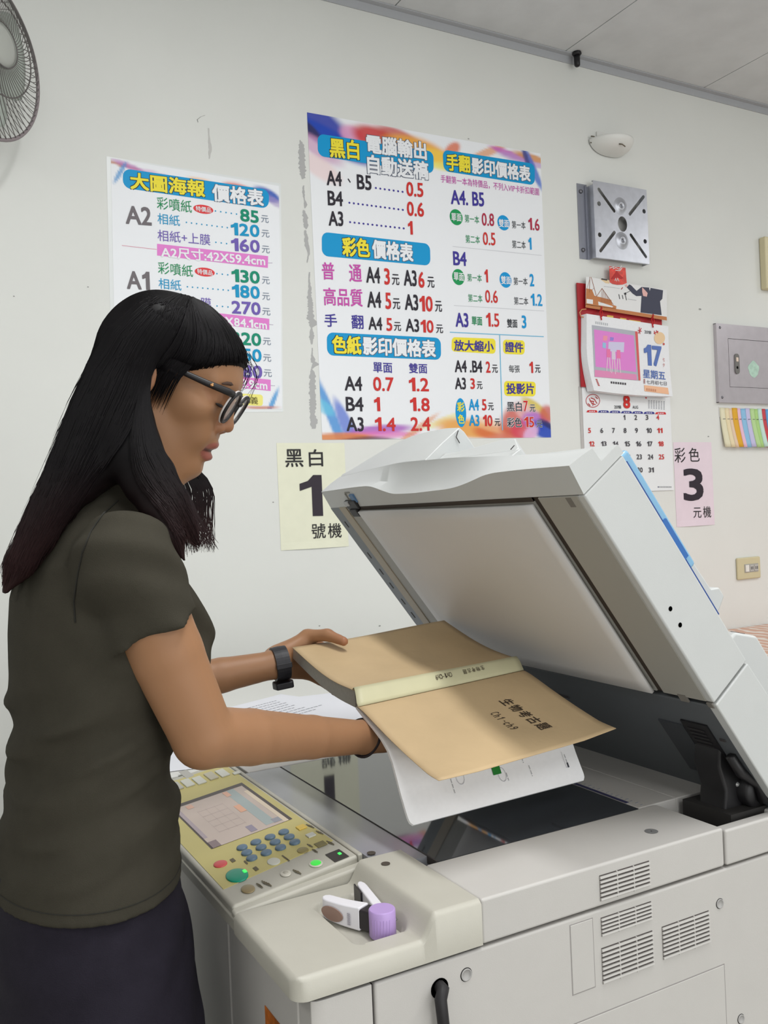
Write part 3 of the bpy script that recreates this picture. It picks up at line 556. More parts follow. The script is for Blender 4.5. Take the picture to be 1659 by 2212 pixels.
def psub(mb, pts, col, lift): # bilinear patch so that it follows the curl of the page
    P = [np.array(p, float) for p in pts]; mb.grid([[pg(*((P[0]*(1-u)+P[1]*u)*(1-v)+(P[3]*(1-u)+P[2]*u)*v), lift) for v in np.linspace(0, 1, 8)] for u in (0, .5, 1)], col)
psub(mb, [(215, 540), (650, 602), (678, 1072), (240, 1036)], S(176, 178, 188), .0006); psub(mb, [(235, 582), (615, 640), (640, 990), (250, 938)], S(222, 132, 208), .0008); psub(mb, [(243, 968), (640, 1012), (646, 1068), (242, 1034)], S(222, 140, 184), .0008); psub(mb, [(628, 600), (652, 603), (680, 1070), (660, 1068)], S(214, 92, 92), .0009)
psub(mb, [(375, 700), (525, 705), (520, 800), (370, 790)], S(206, 200, 228), .001)
for x, y, c_ in ((372, 790, S(232, 120, 170)), (420, 810, S(216, 200, 220)), (468, 800, S(232, 120, 170))):
    psub(mb, [(x-16, y-22), (x+18, y-20), (x+22, y+60), (x-16, y+58)], c_, .0013); psub(mb, [(x-10, y+58), (x-2, y+58), (x-12, y+190), (x-20, y+190)], S(228, 196, 214), .0013); psub(mb, [(x+6, y+60), (x+15, y+60), (x+24, y+200), (x+16, y+200)], S(228, 196, 214), .0013)
psub(mb, [(318, 705), (350, 712), (348, 765), (316, 755)], S(150, 190, 220), .0011); psub(mb, [(325, 640), (365, 645), (360, 690), (320, 690)], S(236, 150, 170), .001); psub(mb, [(390, 655), (425, 660), (420, 690), (388, 690)], S(150, 130, 210), .0011)
psub(mb, [(715, 1114), (942, 1140), (952, 1203), (718, 1172)], S(238, 186, 150), .0006)
mb.add([pg(862+52*math.cos(t), 665+58*math.sin(t), .0006) for t in np.linspace(0, 2*math.pi, 22)[:-1]], [tuple(range(21))], S(232, 200, 160)); mb.add([pg(902+10*math.cos(t), 722+12*math.sin(t), .0007) for t in np.linspace(0, 2*math.pi, 10)[:-1]], [tuple(range(9))], S(200, 90, 80))
ptxt(mb, '17', (715, 825), (885, 840), 200, SB, 0.03); ptxt(mb, '2018', (718, 605), (782, 612), 30, S(90, 90, 96), .01); ptxt(mb, '七', (892, 868), (912, 870), 34, S(190, 60, 60)); ptxt(mb, '夕', (894, 922), (912, 924), 36, S(190, 60, 60))
ptxt(mb, '星期五', (705, 1003), (918, 1026), 82, SB, .015); ptxt(mb, '七月初七日', (738, 1083), (930, 1100), 38, S(70, 70, 80)); ptxt(mb, '農', (708, 1064), (726, 1066), 24, S(150, 60, 60)); ptxt(mb, '曆', (708, 1088), (726, 1090), 24, S(150, 60, 60))
for x in range(250, 360, 18): psub(mb, [(x, 505+(x-250)*.16), (x+9, 507+(x-250)*.16), (x+9, 530+(x-250)*.16), (x, 528+(x-250)*.16)], S(176, 180, 184), .0006)
for x in range(395, 530, 22): psub(mb, [(x, 1078+(x-395)*.1), (x+15, 1080+(x-395)*.1), (x+15, 1100+(x-395)*.1), (x, 1098+(x-395)*.1)], S(70, 66, 72), .0006)
for x in range(735, 830, 20): psub(mb, [(x, 1143+(x-735)*.13), (x+13, 1145+(x-735)*.13), (x+13, 1168+(x-735)*.13), (x, 1166+(x-735)*.13)], S(200, 140, 110), .001)
for y in range(1055, 1120, 14): psub(mb, [(248+(y-1055)*.4, y), (266+(y-1055)*.4, y+2), (270+(y-1055)*.4, y+12), (252+(y-1055)*.4, y+10)], S(176, 60, 56), .0006)
stroke_ = [(668, 560, 676, 625), (655, 590, 690, 600), (660, 620, 688, 570)]
for x0, y0, x1, y1 in stroke_: mb.tube([pg(x0, y0, .0016), pg(x1, y1, .0016)], .0012, 4, S(206, 60, 66))
for x0, y0, x1, y1 in ((812, 595, 820, 630), (832, 590, 846, 618), (808, 620, 850, 600)): mb.tube([pg(x0, y0, .0016), pg(x1, y1, .0016)], .0014, 4, S(206, 60, 56))
mb.build('page_print', m_ink, cal, vcol=True, fixn=False)
for x, y in ((302, 380), (795, 452)):
    mb = MB().tube([onY(z7(x, y+8), WALL_Y-.0235), onY(z7(x-12, y+40), WALL_Y-.03), onY(z7(x-2, y+75), WALL_Y-.037), onY(z7(x+6, y+112), WALL_Y-.038)], 0.0022, 6).tube([onY(z7(x, y+8), WALL_Y-.0235), onY(z7(x+14, y+45), WALL_Y-.031), onY(z7(x+8, y+80), WALL_Y-.037)], 0.0018, 6)
    mb.tube([onY(z7(x+6+5*math.cos(t), y-4+13*math.sin(t)), WALL_Y-.0245) for t in np.linspace(0, 2*math.pi, 13)[:-1]], 0.0011, 5, closed=True)
    mb.build('red_tie', mat('red_cord', S(196, 30, 36), 0.6), cal, smooth=True)
MB().tube([onY(z7(160, 388), WALL_Y-.022), onY(z7(118, 392), WALL_Y-.018), onY(z7(98, 420), WALL_Y-.016), onY(z7(112, 460), WALL_Y-.018), onY(z7(145, 468), WALL_Y-.022)], 0.002, 6).build('wire_loop', mat('tan_wire', S(206, 140, 96), 0.5), cal, smooth=True)
# month sheet
a = q7(118, 1128, .003); b = q7(998, 2118, .003)
G = [[(a[0]*(1-u)+b[0]*u, WALL_Y-.003-.004*max(0, v-.8)*math.sin(3*u), a[2]*(1-v)+b[2]*v) for v in np.linspace(0, 1, 12)] for u in np.linspace(0, 1, 8)]
MB().grid(G).build('month_sheet', mat('month_paper', S(231, 233, 235), 0.7), cal, solid=0.0005)
MB().box((a[0]-0.012, WALL_Y-.0022, b[2]+0.02), (b[0]-0.002, WALL_Y-.0004, a[2])).build('month_backing', mat('grey_backing', S(186, 182, 180), 0.7), cal)
def ms(a_, b_, lift=0.0): return onY(z7(a_, b_), WALL_Y-.0042-lift)
mb = MB()
ptxt(mb, '8', (515, 1275), (581, 1277), 122, RED, .04, ms); ptxt(mb, '2018', (430, 1323), (495, 1324), 30, DRK, .01, ms); ptxt(mb, 'AUG', (605, 1324), (657, 1326), 28, DRK, .01, ms)
for i in range(7):
    x = 162+i*110-(4 if i > 3 else 0); y = 1352+i*3.1; col = S(206, 50, 54) if i in (0, 6) else S(60, 62, 140)
    mb.add([ms(*p) for p in ((x, y+22), (x+12, y+3), (x+40, y), (x+95, y+2), (x+104, y+10), (x+106, y+24))], [(0, 1, 2, 3, 4, 5)], col)
    for k in range(3): mb.add([ms(*p, .0003) for p in ((x+28+k*20, y+9), (x+42+k*20, y+9), (x+42+k*20, y+17), (x+28+k*20, y+17))], [(0, 1, 2, 3)], S(226, 222, 230))
days = [(4, 1423, [(527, 1), (635, 2), (742, 3), (846, 4)]), (0, 1548, [(193, 5), (310, 6), (423, 7), (533, 8), (642, 9), (763, 10), (866, 11)]), (0, 1675, [(216, 12), (330, 13), (443, 14), (555, 15), (663, 16), (770, 17), (876, 18)]), (0, 1800, [(222, 19), (336, 20), (450, 21), (560, 22), (668, 23), (777, 24), (881, 25)]), (0, 1925, [(228, 26), (342, 27), (456, 28), (566, 29), (676, 30), (783, 31)])]
for _, y, row in days:
    for x, n in row:
        wv = 26 if n < 10 else 50
        if n == 1: wv = 16
        ptxt(mb, str(n), (x-wv/2, y), (x+wv/2, y), 48, RED if n in (4, 5, 11, 12, 18, 19, 25, 26) else S(74, 72, 78), .022, ms)
for k in range(16):
    t = 2*math.pi*k/16; t2 = 2*math.pi*(k+1)/16; mb.tube([ms(225+66*math.cos(t), 1264+62*math.sin(t), .0003), ms(225+66*math.cos(t2), 1264+62*math.sin(t2), .0003)], .0011, 4, S(196, 70, 74))
for x0, y0, x1, y1 in ((190, 1240, 215, 1290), (215, 1290, 250, 1300), (205, 1235, 240, 1250), (240, 1250, 265, 1290), (180, 1290, 200, 1310), (250, 1225, 270, 1245), (195, 1265, 235, 1270), (230, 1270, 225, 1312)): mb.tube([ms(x0, y0, .0003), ms(x1, y1, .0003)], .0016, 4, S(196, 66, 68))
for i in range(7):
    for j in range(6): mb.add([ms(*p) for p in ((755+i*24, 1258+i*2+j*14), (767+i*24, 1258+i*2+j*14), (767+i*24, 1265+i*2+j*14), (755+i*24, 1265+i*2+j*14))], [(0, 1, 2, 3)], S(150, 152, 160))
mb.add([ms(*p) for p in ((722, 1228), (742, 1230), (733, 1248))], [(0, 1, 2)], S(206, 70, 76))
for i in range(9): mb.add([ms(*p) for p in ((845+i*15, 2082), (855+i*15, 2082), (855+i*15, 2094), (845+i*15, 2094))], [(0, 1, 2, 3)], S(80, 84, 110) if i == 0 else S(150, 152, 156))
mb.build('month_print', m_ink, cal, vcol=True, fixn=False)

# breaker panel
zR.k = 3.073
a = onY(zR(328, 424), WALL_Y-.014); b = onY(zR(340, 950), WALL_Y-.014); e = empty('breaker_panel', (a[0]+0.3, WALL_Y, b[2]), 'stainless steel breaker panel with a keyhole latch, cut by the right frame edge', 'breaker panel')
m_ss = mat('brushed_stainless', S(196, 190, 196), 0.35, metal=0.6, noise=0.04, nscale=30)
da = onY(zR(408, 525), WALL_Y-.014); db = onY(zR(418, 848), WALL_Y-.014); W_ = 0.60; xE = a[0]+W_
zt, zb_, dt, dbz = a[2], b[2], da[2], db[2]; dx0 = (da[0]+db[0])/2; dx1 = xE-(dx0-a[0])
mb = MB(); plate2d(mb, [(a[0], zb_), (xE, zb_), (xE, zt), (a[0], zt)], [[(dx0, dbz), (dx1, dbz), (dx1, dt), (dx0, dt)]], (0, WALL_Y-.013, 0), (1, 0, 0), (0, 0, 1), 0.002)
mb.box((a[0], WALL_Y-.012, zb_), (a[0]+.002, WALL_Y-.0004, zt)).box((xE-.002, WALL_Y-.012, zb_), (xE, WALL_Y-.0004, zt)).box((a[0], WALL_Y-.012, zt-.002), (xE, WALL_Y-.0004, zt)).box((a[0], WALL_Y-.012, zb_), (xE, WALL_Y-.0004, zb_+.002)); mb.build('frame', m_ss, e)
MB().box((dx0+.0025, WALL_Y-.0135, dbz+.0015), (dx1-.0025, WALL_Y-.0115, dt-.0015)).build('door', m_ss, e)
MB().box((dx0-.004, WALL_Y-.009, dbz-.004), (dx1+.004, WALL_Y-.008, dt+.004)).build('door_gap', m_black, e)
lk = onY(zR(464, 695), WALL_Y-.0135)
mb = MB(); plate2d(mb, capsule((0, -.026), (0, .026), .012), [circ((0, -.014), .0055)], (lk[0], WALL_Y-.0155, lk[2]), (1, 0, 0), (0, 0, 1), .004); mb.build('latch', mat('latch_grey', S(122, 120, 118), 0.4, metal=0.4), e, bevel=.0008)
MB().box((lk[0]-.006, WALL_Y-.019, lk[2]+.008), (lk[0]+.006, WALL_Y-.017, lk[2]+.024)).build('latch_button', mat('latch_button', S(226, 206, 190), 0.4), e, bevel=.001)
MB().lathe([(.001, .0), (.0055, .0)], (lk[0], WALL_Y-.0138, lk[2]-.014), (0, -1, 0), 16).build('keyhole', m_black, e)
for q in (zR(354, 453), zR(370, 917)):
    s_ = onY(q, WALL_Y-.014); MB().lathe([(.001, .0025), (.004, .002), (.0055, 0)], (s_[0], WALL_Y-.014, s_[2]), (0, -1, 0), 12).build('screw', mat('screw_steel', S(120, 120, 126), 0.4), e, smooth=True)
s_ = onY(zR(578, 730), WALL_Y-.014); mb = MB()
P = [(s_[0]+.03*math.cos(t)*(1+.12*math.sin(5*t)), WALL_Y-.0139, s_[2]+.03*math.sin(t)*(1+.1*math.cos(4*t))) for t in np.linspace(0.785, 0.785+2*math.pi, 18)[:-1]]
mb.add(P, [tuple(range(17))]).build('worn_sticker', mat('worn_green_sticker', S(176, 206, 190), 0.6, noise=0.15, nscale=60), e, fixn=False)
cb = onY((1654.5, 560), WALL_Y-.03); cb2 = onY((1656, 623), WALL_Y-.03)
o = MB().box((cb[0], WALL_Y-.03, cb2[2]), (cb[0]+.09, WALL_Y-.0005, cb2[2]+.2)).build('wall_box', mat('cream_plastic', S(214, 204, 168), 0.5), bevel=.006); tag(o, 'cream plastic box on the wall at the right frame edge, above the breaker panel', 'wall box')

# hanging colour strips
cols = [(355, 386, (226, 220, 190)), (386, 411, (230, 214, 176)), (411, 433, (226, 200, 176)), (433, 466, (222, 168, 44)), (466, 490, (232, 188, 208)), (490, 521, (140, 190, 224)), (521, 552, (196, 192, 226)), (553, 580, (182, 214, 150)), (580, 604, (170, 208, 130)), (604, 629, (196, 224, 214)), (629, 655, (196, 66, 74)), (655, 682, (96, 160, 214)), (682, 708, (120, 190, 130)), (708, 734, (232, 160, 90))]
p0 = onY(zR(355, 985), WALL_Y-.004); p1 = onY(zR(355, 1248), WALL_Y-.004); pe = onY(zR(734, 985), WALL_Y-.004)
e = empty('colour_sample_strips', (p0[0], WALL_Y, p1[2]), 'row of coloured paper sample strips pinned below the breaker panel', 'paper samples')
MB().box((p0[0]-.004, WALL_Y-.0016, p0[2]-.035), (pe[0]+.004, WALL_Y-.0004, p0[2]+.004)).build('backing_tape', mat('clear_tape', S(222, 222, 220), 0.3), e)
for i, (xa, xb, c_) in enumerate(cols):
    A = onY(zR(xa, 985), WALL_Y-.004)[0]; B = onY(zR(xb, 985), WALL_Y-.004)[0]; lean = (0.006+0.004*((i*7) % 5)/4)*(1 if i < 11 else 1)
    G = [[(A+(B-A)*(u*1.12-.04)+lean*v*v*1.6, WALL_Y-.0024-.0012*(i % 2)-.010*v*math.sin(math.pi*v*.5)-.004*math.sin(math.pi*u)-.004*u*v, p0[2]*(1-v)+p1[2]*v-.001*(i % 3)) for v in np.linspace(0, 1, 10)] for u in np.linspace(0, 1, 5)]
    MB().grid(G).build('strip', mat('strip_paper_%d' % i, S(*c_), 0.6), e, solid=.0006, smooth=True)
    s_ = p0[2]-.042; mb = MB()
    for u in (.35, .62): mb.box((A+(B-A)*u, WALL_Y-.0104, s_-.001), (A+(B-A)*u+.004, WALL_Y-.0085, s_+.001))
    mb.build('staple', mat('staple_wire', S(130, 130, 136), 0.4, metal=.8), e)

# wall switch
a = onY(zR(470, 1985), WALL_Y-.01); b = onY(zR(627, 2114), WALL_Y-.01); e = empty('wall_switch', ((a[0]+b[0])/2, WALL_Y, b[2]), 'cream switch plate low on the wall at the right, with one rocker and two sockets', 'switch')
MB().box((a[0], WALL_Y-.011, b[2]), (b[0], WALL_Y-.0005, a[2])).build('cover_plate', mat('aged_cream_plastic', S(206, 196, 160), 0.45), e, bevel=.005, seg=3)
c1 = onY(zR(515, 2026), WALL_Y-.011); c2 = onY(zR(608, 2072), WALL_Y-.011)
MB().box((c1[0], WALL_Y-.0125, c2[2]), (c2[0], WALL_Y-.0105, c1[2])).build('module_frame', mat('module_grey', S(170, 168, 162), 0.5), e)
wd = (c2[0]-c1[0])/3
MB().box((c1[0]+wd*.12, WALL_Y-.0165, c2[2]+.003), (c1[0]+wd*.85, WALL_Y-.0122, c1[2]-.003)).build('rocker', mat('rocker_white', S(230, 228, 222), 0.4), e, bevel=.001)
for k in (1, 2):
    MB().box((c1[0]+wd*(k+.12), WALL_Y-.0145, c2[2]+.004), (c1[0]+wd*(k+.9), WALL_Y-.0122, c1[2]-.004)).build('socket', mat('socket_grey', S(186, 184, 180), 0.5), e, bevel=.0006)
    MB().box((c1[0]+wd*(k+.3), WALL_Y-.0149, c2[2]+.010), (c1[0]+wd*(k+.42), WALL_Y-.0144, c1[2]-.010)).box((c1[0]+wd*(k+.62), WALL_Y-.0149, c2[2]+.010), (c1[0]+wd*(k+.74), WALL_Y-.0144, c1[2]-.010)).build('socket_slot', m_black, e)

# torn tape marks and scuffs that stay on the plaster
wallob = bpy.data.objects['wall_back']
def ragged(mb, z, pts, col):
    P = []; Q = []
    fine = []
    for i in range(len(pts)-1):
        (x0, y0, w0), (x1, y1, w1) = pts[i], pts[i+1]; n = max(2, int(math.hypot(x1-x0, y1-y0)/14))
        for k in range(n): t = k/n; fine.append((x0+(x1-x0)*t, y0+(y1-y0)*t, w0+(w1-w0)*t))
    fine.append(pts[-1]); wob = rng.uniform(-.2, .2, (len(fine), 2))
    for (x, y, w_), (j, k) in zip(fine, wob):
        for arr, xx in ((P, x-w_*(.62+j)), (Q, x+w_*(.62+k))):
            p = pw(z(xx, y)); p[1] = WALL_Y-.0004; arr.append(p)
    n = len(P); mb.add(P+Q, [(i, i+1, n+i+1, n+i) for i in range(n-1)], col)
mb = MB(); GR = S(178, 178, 178)
ragged(mb, zA, [(42, 375, 6), (58, 430, 45), (62, 560, 55), (68, 700, 60), (75, 800, 40), (70, 815, 5)], GR)
ragged(mb, zA, [(82, 885, 12), (78, 960, 22), (90, 1040, 10), (105, 1100, 28), (95, 1140, 8)], GR); ragged(mb, zA, [(80, 1160, 12), (100, 1220, 45), (108, 1350, 42), (112, 1372, 6)], GR); ragged(mb, zA, [(98, 1385, 14), (108, 1450, 30), (118, 1560, 40), (140, 1640, 20), (120, 1750, 8)], GR)
ragged(mb, zC, [(45, 150, 14), (40, 255, 14), (50, 340, 30), (45, 420, 40), (60, 560, 50), (55, 680, 60), (95, 745, 80), (70, 790, 14), (68, 900, 50), (72, 985, 8)], GR)
ragged(mb, zC, [(78, 1025, 10), (75, 1100, 14), (85, 1180, 50), (120, 1210, 70), (70, 1270, 12), (82, 1330, 50), (80, 1480, 60), (85, 1700, 60), (80, 1790, 40), (95, 1880, 70), (90, 1960, 30)], GR)
z1_ = Zm(200, 220, 3.2523)
ragged(mb, z1_, [(740, 145, 4), (735, 125, 5), (760, 105, 4), (790, 95, 8)], S(150, 150, 148)); ragged(mb, z1_, [(815, 185, 8), (818, 240, 6), (822, 300, 18), (826, 335, 16), (820, 400, 8)], S(196, 195, 192))
for x, y, r in ((1512, 668, 3), (1530, 943, 2), (1012, 300, 2), (820, 1352, 2.5), (690, 1352, 2), (1500, 1238, 2), (190, 620, 2), (30, 640, 2), (590, 1085, 2)): 
    wdisc(mb, (x, y), r, r*.7, S(160, 160, 158), d=.0005, n=7)
o = mb.build('tape_marks', attr_mat('old_tape_marks', .9, .1), wallob, vcol=True, fixn=False); o['kind'] = 'structure'
# ---------------------------------------------------------------- photocopier
m_body = mat('copier_grey_white', S(191, 188, 184), 0.45, noise=0.012, nscale=25, bump=0.06, bscale=900)
m_cream = mat('copier_cream', S(184, 181, 170), 0.45, noise=0.025, nscale=18, bump=0.06, bscale=900)
m_seam = mat('dark_seam', S(62, 58, 58), 0.8)
YS, YF, XH = 0.712, 1.335, 0.885
cop = empty('photocopier', (0.62, 1.02, 0), 'large grey-white photocopier with its lid raised, in front of the person', 'photocopier')
# cabinet below the scanner
MB().box((0.31, YS+0.004, 0.0), (1.0, YF-0.004, 1.0)).build('cabinet_core', m_seam, cop)
mb = MB().box((0.3595, YS, 0.05), (1.02, YS+0.02, 1.0025)); mb.build('side_panel', m_body, cop, bevel=.003)
MB().prism([(0.2995, YS+0.004, .05), (0.304, YS+0.001, .05), (0.312, YS, .05), (0.357, YS, .05), (0.357, YS+.03, .05), (0.2995, YS+.03, .05)], (0, 0, .9525)).build('corner_panel', m_body, cop, bevel=.001)
MB().box((0.2985, YS+0.031, 0.05), (0.32, 0.93, 1.0025)).box((0.2985, 0.9325, 0.05), (0.32, YF, 1.0025)).build('front_panel', m_body, cop, bevel=.003)
MB().box((0.32, YF-0.02, 0.05), (1.02, YF, 1.0025)).build('far_side_panel', m_body, cop, bevel=.003)
MB().box((1.0, YS+.02, 0.05), (1.02, YF-.02, 1.03)).build('rear_panel', m_body, cop, bevel=.003)
for x in (.38, .95):
    for y in (YS+.08, YF-.08): MB().lathe([(.03, 0), (.03, .05), (.001, .05)], (x, y, 0), (0, 0, 1), 16).build('caster', m_black, cop, smooth=True)
# side details: inset door, cover plate, round plugs, vents
def inset(x0, x1, z0, z1, name, g=.0009):
    MB().box((x0, YS-.0002, z0), (x1, YS+.002, z1)).build(name+'_seam', mat('soft_seam', S(150, 146, 144), .8), cop)
    MB().box((x0+g, YS-.0007, z0+g), (x1-g, YS+.002, z1-g)).build(name, m_body, cop, bevel=.0006)
inset(.581, .6115, .926, .997, 'cover_plate'); inset(.575, .7985, .55, .898, 'access_door', .0012)
for x, z, r in ((.456, .983, .0058), (.795, .966, .0052), (.821, .829, .005)):
    MB().lathe([(r, .0), (r, .0012), (r*.8, .0012), (r*.8, .0004), (.0001, .0004)], (x, YS, z), (0, -1, 0), 24).build('round_plug', mat('plug_ring', S(170, 168, 166), .6), cop, smooth=True)
    MB().lathe([(r*1.12, .0003), (.001, .0003)], (x, YS, z), (0, -1, 0), 24).build('plug_groove', m_seam, cop)
def vent(x0, x1, z0, z1, n, y=YS):
    MB().box((x0, y-.0003, z0), (x1, y+.002, z1)).build('vent_recess', mat('vent_dark', S(84, 78, 76), .9), cop)
    mb = MB(); h = (z1-z0)/n
    for k in range(n):
        zc = z0+h*k
        mb.add([(x0, y-.0004, zc+h*.02), (x1, y-.0004, zc+h*.02), (x1, y-.0022, zc+h*.30), (x0, y-.0022, zc+h*.30), (x0, y-.0018, zc+h*.72), (x1, y-.0018, zc+h*.72), (x1, y-.0004, zc+h*.74), (x0, y-.0004, zc+h*.74)],
               [(0, 1, 2, 3), (3, 2, 5, 4), (4, 5, 6, 7), (0, 3, 4, 7), (1, 6, 5, 2)])
    for k in (1, 2): xm = x0+(x1-x0)*k/3; mb.box((xm-.0006, y-.0018, z0), (xm+.0006, y, z1))
    mb.build('vent_louvres', m_body, cop)
vent(.622, .691, 1.011, 1.0375, 6, YS-.0006); vent(.622, .692, .9745, .994, 5); vent(.621, .692, .926, .963, 8); vent(.706, .777, .9275, .963, 8)
# cable hanging out of the side
hl = onY((949.5, 2135), YS); MB().lathe([(.0095, .0004), (.001, .0004)], hl, (0, -1, 0), 20).build('cable_hole', m_black, cop)
MB().tube([hl+np.array([0, .012, .004]), hl+np.array([0, -.006, .001]), onY((952, 2160), YS-.012), onY((958, 2212), YS-.012), onY((962, 2290), YS-.010), onY((966, 2500), YS-.008)], [.0055, .0062, .0058, .0056, .0055, .0055], 10).build('cable', mat('black_rubber', S(30, 28, 30), .55), cop, smooth=True)
st = [onZ(p, .93) for p in ((575, 2180), (608, 2212))]; 
MB().box((.2978, .784, .88), (.2984, .826, .949)).build('front_sticker', mat('orange_sticker', S(176, 96, 30), .5, noise=.5, nscale=90), cop)
# scanner frame: side beam, rear beam, far beam
MB().box((.476, YS-.0005, 1.0055), (.8055, .8135, 1.0485)).build('side_beam', m_body, cop, bevel=.003, seg=3)
MB().box((.7785, .8145, 1.01), (.8415, YF, 1.0485)).build('rear_beam', m_body, cop, bevel=.0015)
MB().box((.8415, .815, 1.01), (.94, YF, 1.0485)).build('hinge_deck', m_body, cop, bevel=.0015)
MB().box((.442, 1.252, 1.01), (.7785, YF, 1.0485)).build('far_beam', m_body, cop, bevel=.0015)
MB().box((.8075, YS-.0015, 1.0055), (1.02, .7265, 1.0455)).box((.9, .7265, 1.0055), (1.02, YF, 1.0455)).build('rear_corner_cover', m_body, cop, bevel=.003, seg=3)
sc = onZ((1407, 1796), 1.0485); MB().lathe([(.0075, .0004), (.004, .0006), (.001, .0004)], sc, (0, 0, 1), 18).build('screw_cap', mat('grey_screw_cap', S(110, 110, 110), .6), cop)
for p in ((802, 1843), (833, 1866)):
    q = onZ(p, 1.0488); MB().lathe([(.0048, .0), (.0048, .0006), (.001, .0002)], q, (0, 0, 1), 16).build('screw_cap', mat('dark_screw_cap', S(74, 66, 58), .6), cop)
# exposure glass and scan strip
m_glass = mat('exposure_glass', S(58, 61, 66), 0.04, spec=0.9, ior=1.75)
MB().box((.4925, .8145, 1.036), (.7778, 1.2515, 1.0478)).build('exposure_glass', m_glass, cop)
MB().box((.437, .8345, 1.036), (.4915, 1.2515, 1.0476)).box((.4915, .8145, 1.036), (.4924, 1.2515, 1.0474)).build('scan_glass_strip', mat('scan_strip_grey', S(138, 139, 144), 0.12, spec=.7), cop)
MB().box((.4908, .8145, 1.04), (.4926, 1.2515, 1.0481)).build('glass_edge', m_seam, cop)
MB().box((.7785, .836, 1.0484), (.7835, 1.15, 1.0489)).build('size_scale', mat('navy_scale', S(62, 62, 96), .4), cop)
mb = MB()
for k in range(14): mb.box((.787+.0, .82+k*.0085, 1.0485), (.7905+.002*(k % 2), .8216+k*.0085, 1.0488))
mb.build('scale_marks', mat('scale_grey_print', S(140, 142, 150), .6), cop)
# front tray with its pocket and raised back rim: one moulded height field
xs = np.concatenate([np.linspace(.2835, .2995, 9), np.arange(.302, .4765, .0022)]); xs[-1] = .4755
ysn = np.concatenate([np.linspace(YS-.0015, .726, 8), np.arange(.728, .866, .0024)])
def tray_h(x, y):
    z = 1.0265
    s = smooth01((x-.409)/.018); z = z+(1.0485-z)*s                       # rim towards the scanner
    g = smooth01((.7165-y)/.006)*(1-s)
    lip = smooth01((.727-y)/.008)*smooth01((x-.398)/.016)*(1-s)
    z += .0
    cx, cy, hx, hy, r = .3845, .789, .0295, .0515, .012                     # pocket
    q = max(abs(x-cx)-hx+r, 0); p = max(abs(y-cy)-hy+r, 0); d = math.hypot(q, p)-r+min(max(abs(x-cx)-hx+r, abs(y-cy)-hy+r), 0)
    z -= .0085*smooth01((-d)/.005)*(1-s)
    ex = smooth01((.2895-x)/.006); ey = smooth01((YS+.0045-y)/.006)         # rounded outer edges
    z -= .004*ex*ex; z -= .004*ey*ey
    return z
G = [[(x, y, tray_h(x, y)) for y in ysn] for x in xs]
mb = MB().grid(G); n_, m_ = len(xs), len(ysn)
bot = lambda p: (p[0], p[1], 1.006)
for i in range(n_-1): mb.add([G[i][0], G[i+1][0], bot(G[i+1][0]), bot(G[i][0])], [(0, 1, 2, 3)])
for j in range(m_-1): mb.add([G[0][j], G[0][j+1], bot(G[0][j+1]), bot(G[0][j])], [(0, 1, 2, 3)]); mb.add([G[-1][j], G[-1][j+1], bot(G[-1][j+1]), bot(G[-1][j])], [(0, 1, 2, 3)])
for i in range(n_-1): mb.add([G[i][-1], G[i+1][-1], bot(G[i+1][-1]), bot(G[i][-1])], [(0, 1, 2, 3)])
# soften the outer near corner
rc = .014
def round_corner(p):
    x, y, z = p; cx_, cy_ = .2835+rc, YS-.0015+rc; d = math.hypot(cx_-x, cy_-y)
    if x < cx_ and y < cy_ and d > rc:
        return (cx_-(cx_-x)*rc/d, cy_-(cy_-y)*rc/d, z)
    return p
mb.v = [round_corner(p) for p in mb.v]
tr = mb.build('front_tray', m_cream, cop, smooth=True, merge=True)
md = tr.modifiers.new('edges', 'EDGE_SPLIT'); md.split_angle = math.radians(50)
# control panel: a wedge that rises towards the glass
def pz(x): return 1.029+(x-.288)*.1429
PN = np.array([-.1429, 0, 1.0]); PN /= np.linalg.norm(PN); P0 = np.array([.288, 1.0, 1.029])
def cpz(px): return onP(px, P0, PN)
YP0, YP1 = .8765, 1.328
def wedge(x0, x1, y0, y1, dz, zb_, name, m_, **k):
    mb = MB().hexa([(x0, y0, zb_), (x1, y0, zb_), (x1, y1, zb_), (x0, y1, zb_)], [(x0, y0, pz(x0)+dz), (x1, y0, pz(x1)+dz), (x1, y1, pz(x1)+dz), (x0, y1, pz(x0)+dz)])
    return mb.build(name, m_, cp, **k)
cp = MB().hexa([(.2865, YP0+.002, 1.008), (.430, YP0+.002, 1.008), (.430, YP1, 1.008), (.2865, YP1, 1.008)], [(.2865, YP0, pz(.2865)), (.430, YP0, pz(.43)), (.430, YP1, pz(.43)), (.2865, YP1, pz(.2865))]).build('control_panel', m_cream, cop, bevel=.004, seg=3)
MB().box((.2845, .8665, 1.0055), (.4365, YF, 1.0205)).build('panel_base', m_cream, cop, bevel=.003, seg=3)
MB().hexa([(.2855, .8665, 1.015), (.4365, .8665, 1.015), (.4365, .879, 1.015), (.2855, .879, 1.015)], [(.2855, .868, 1.0245), (.4365, .868, 1.0405), (.4365, .879, 1.0425), (.2855, .879, 1.0265)]).build('panel_lip', m_cream, cop, bevel=.003, seg=3)
MB().box((.4305, .879, 1.01), (.4368, YF, 1.0488)).build('panel_back_rim', m_cream, cop, bevel=.002)
def pquad(mb, pts, dz, col=None, h=0.0):
    P = [cpz(p)+PN*dz for p in pts]
    if h: mb.prism(P, PN*h, col)
    else: mb.add(P, [tuple(range(len(P)))], col)
z4_ = Zm(340, 1600, 3.19)
ov = MB(); y0, y1 = cpz(z4_(470, 1020))[1], 1.312
xa, xb = .2915, .4255
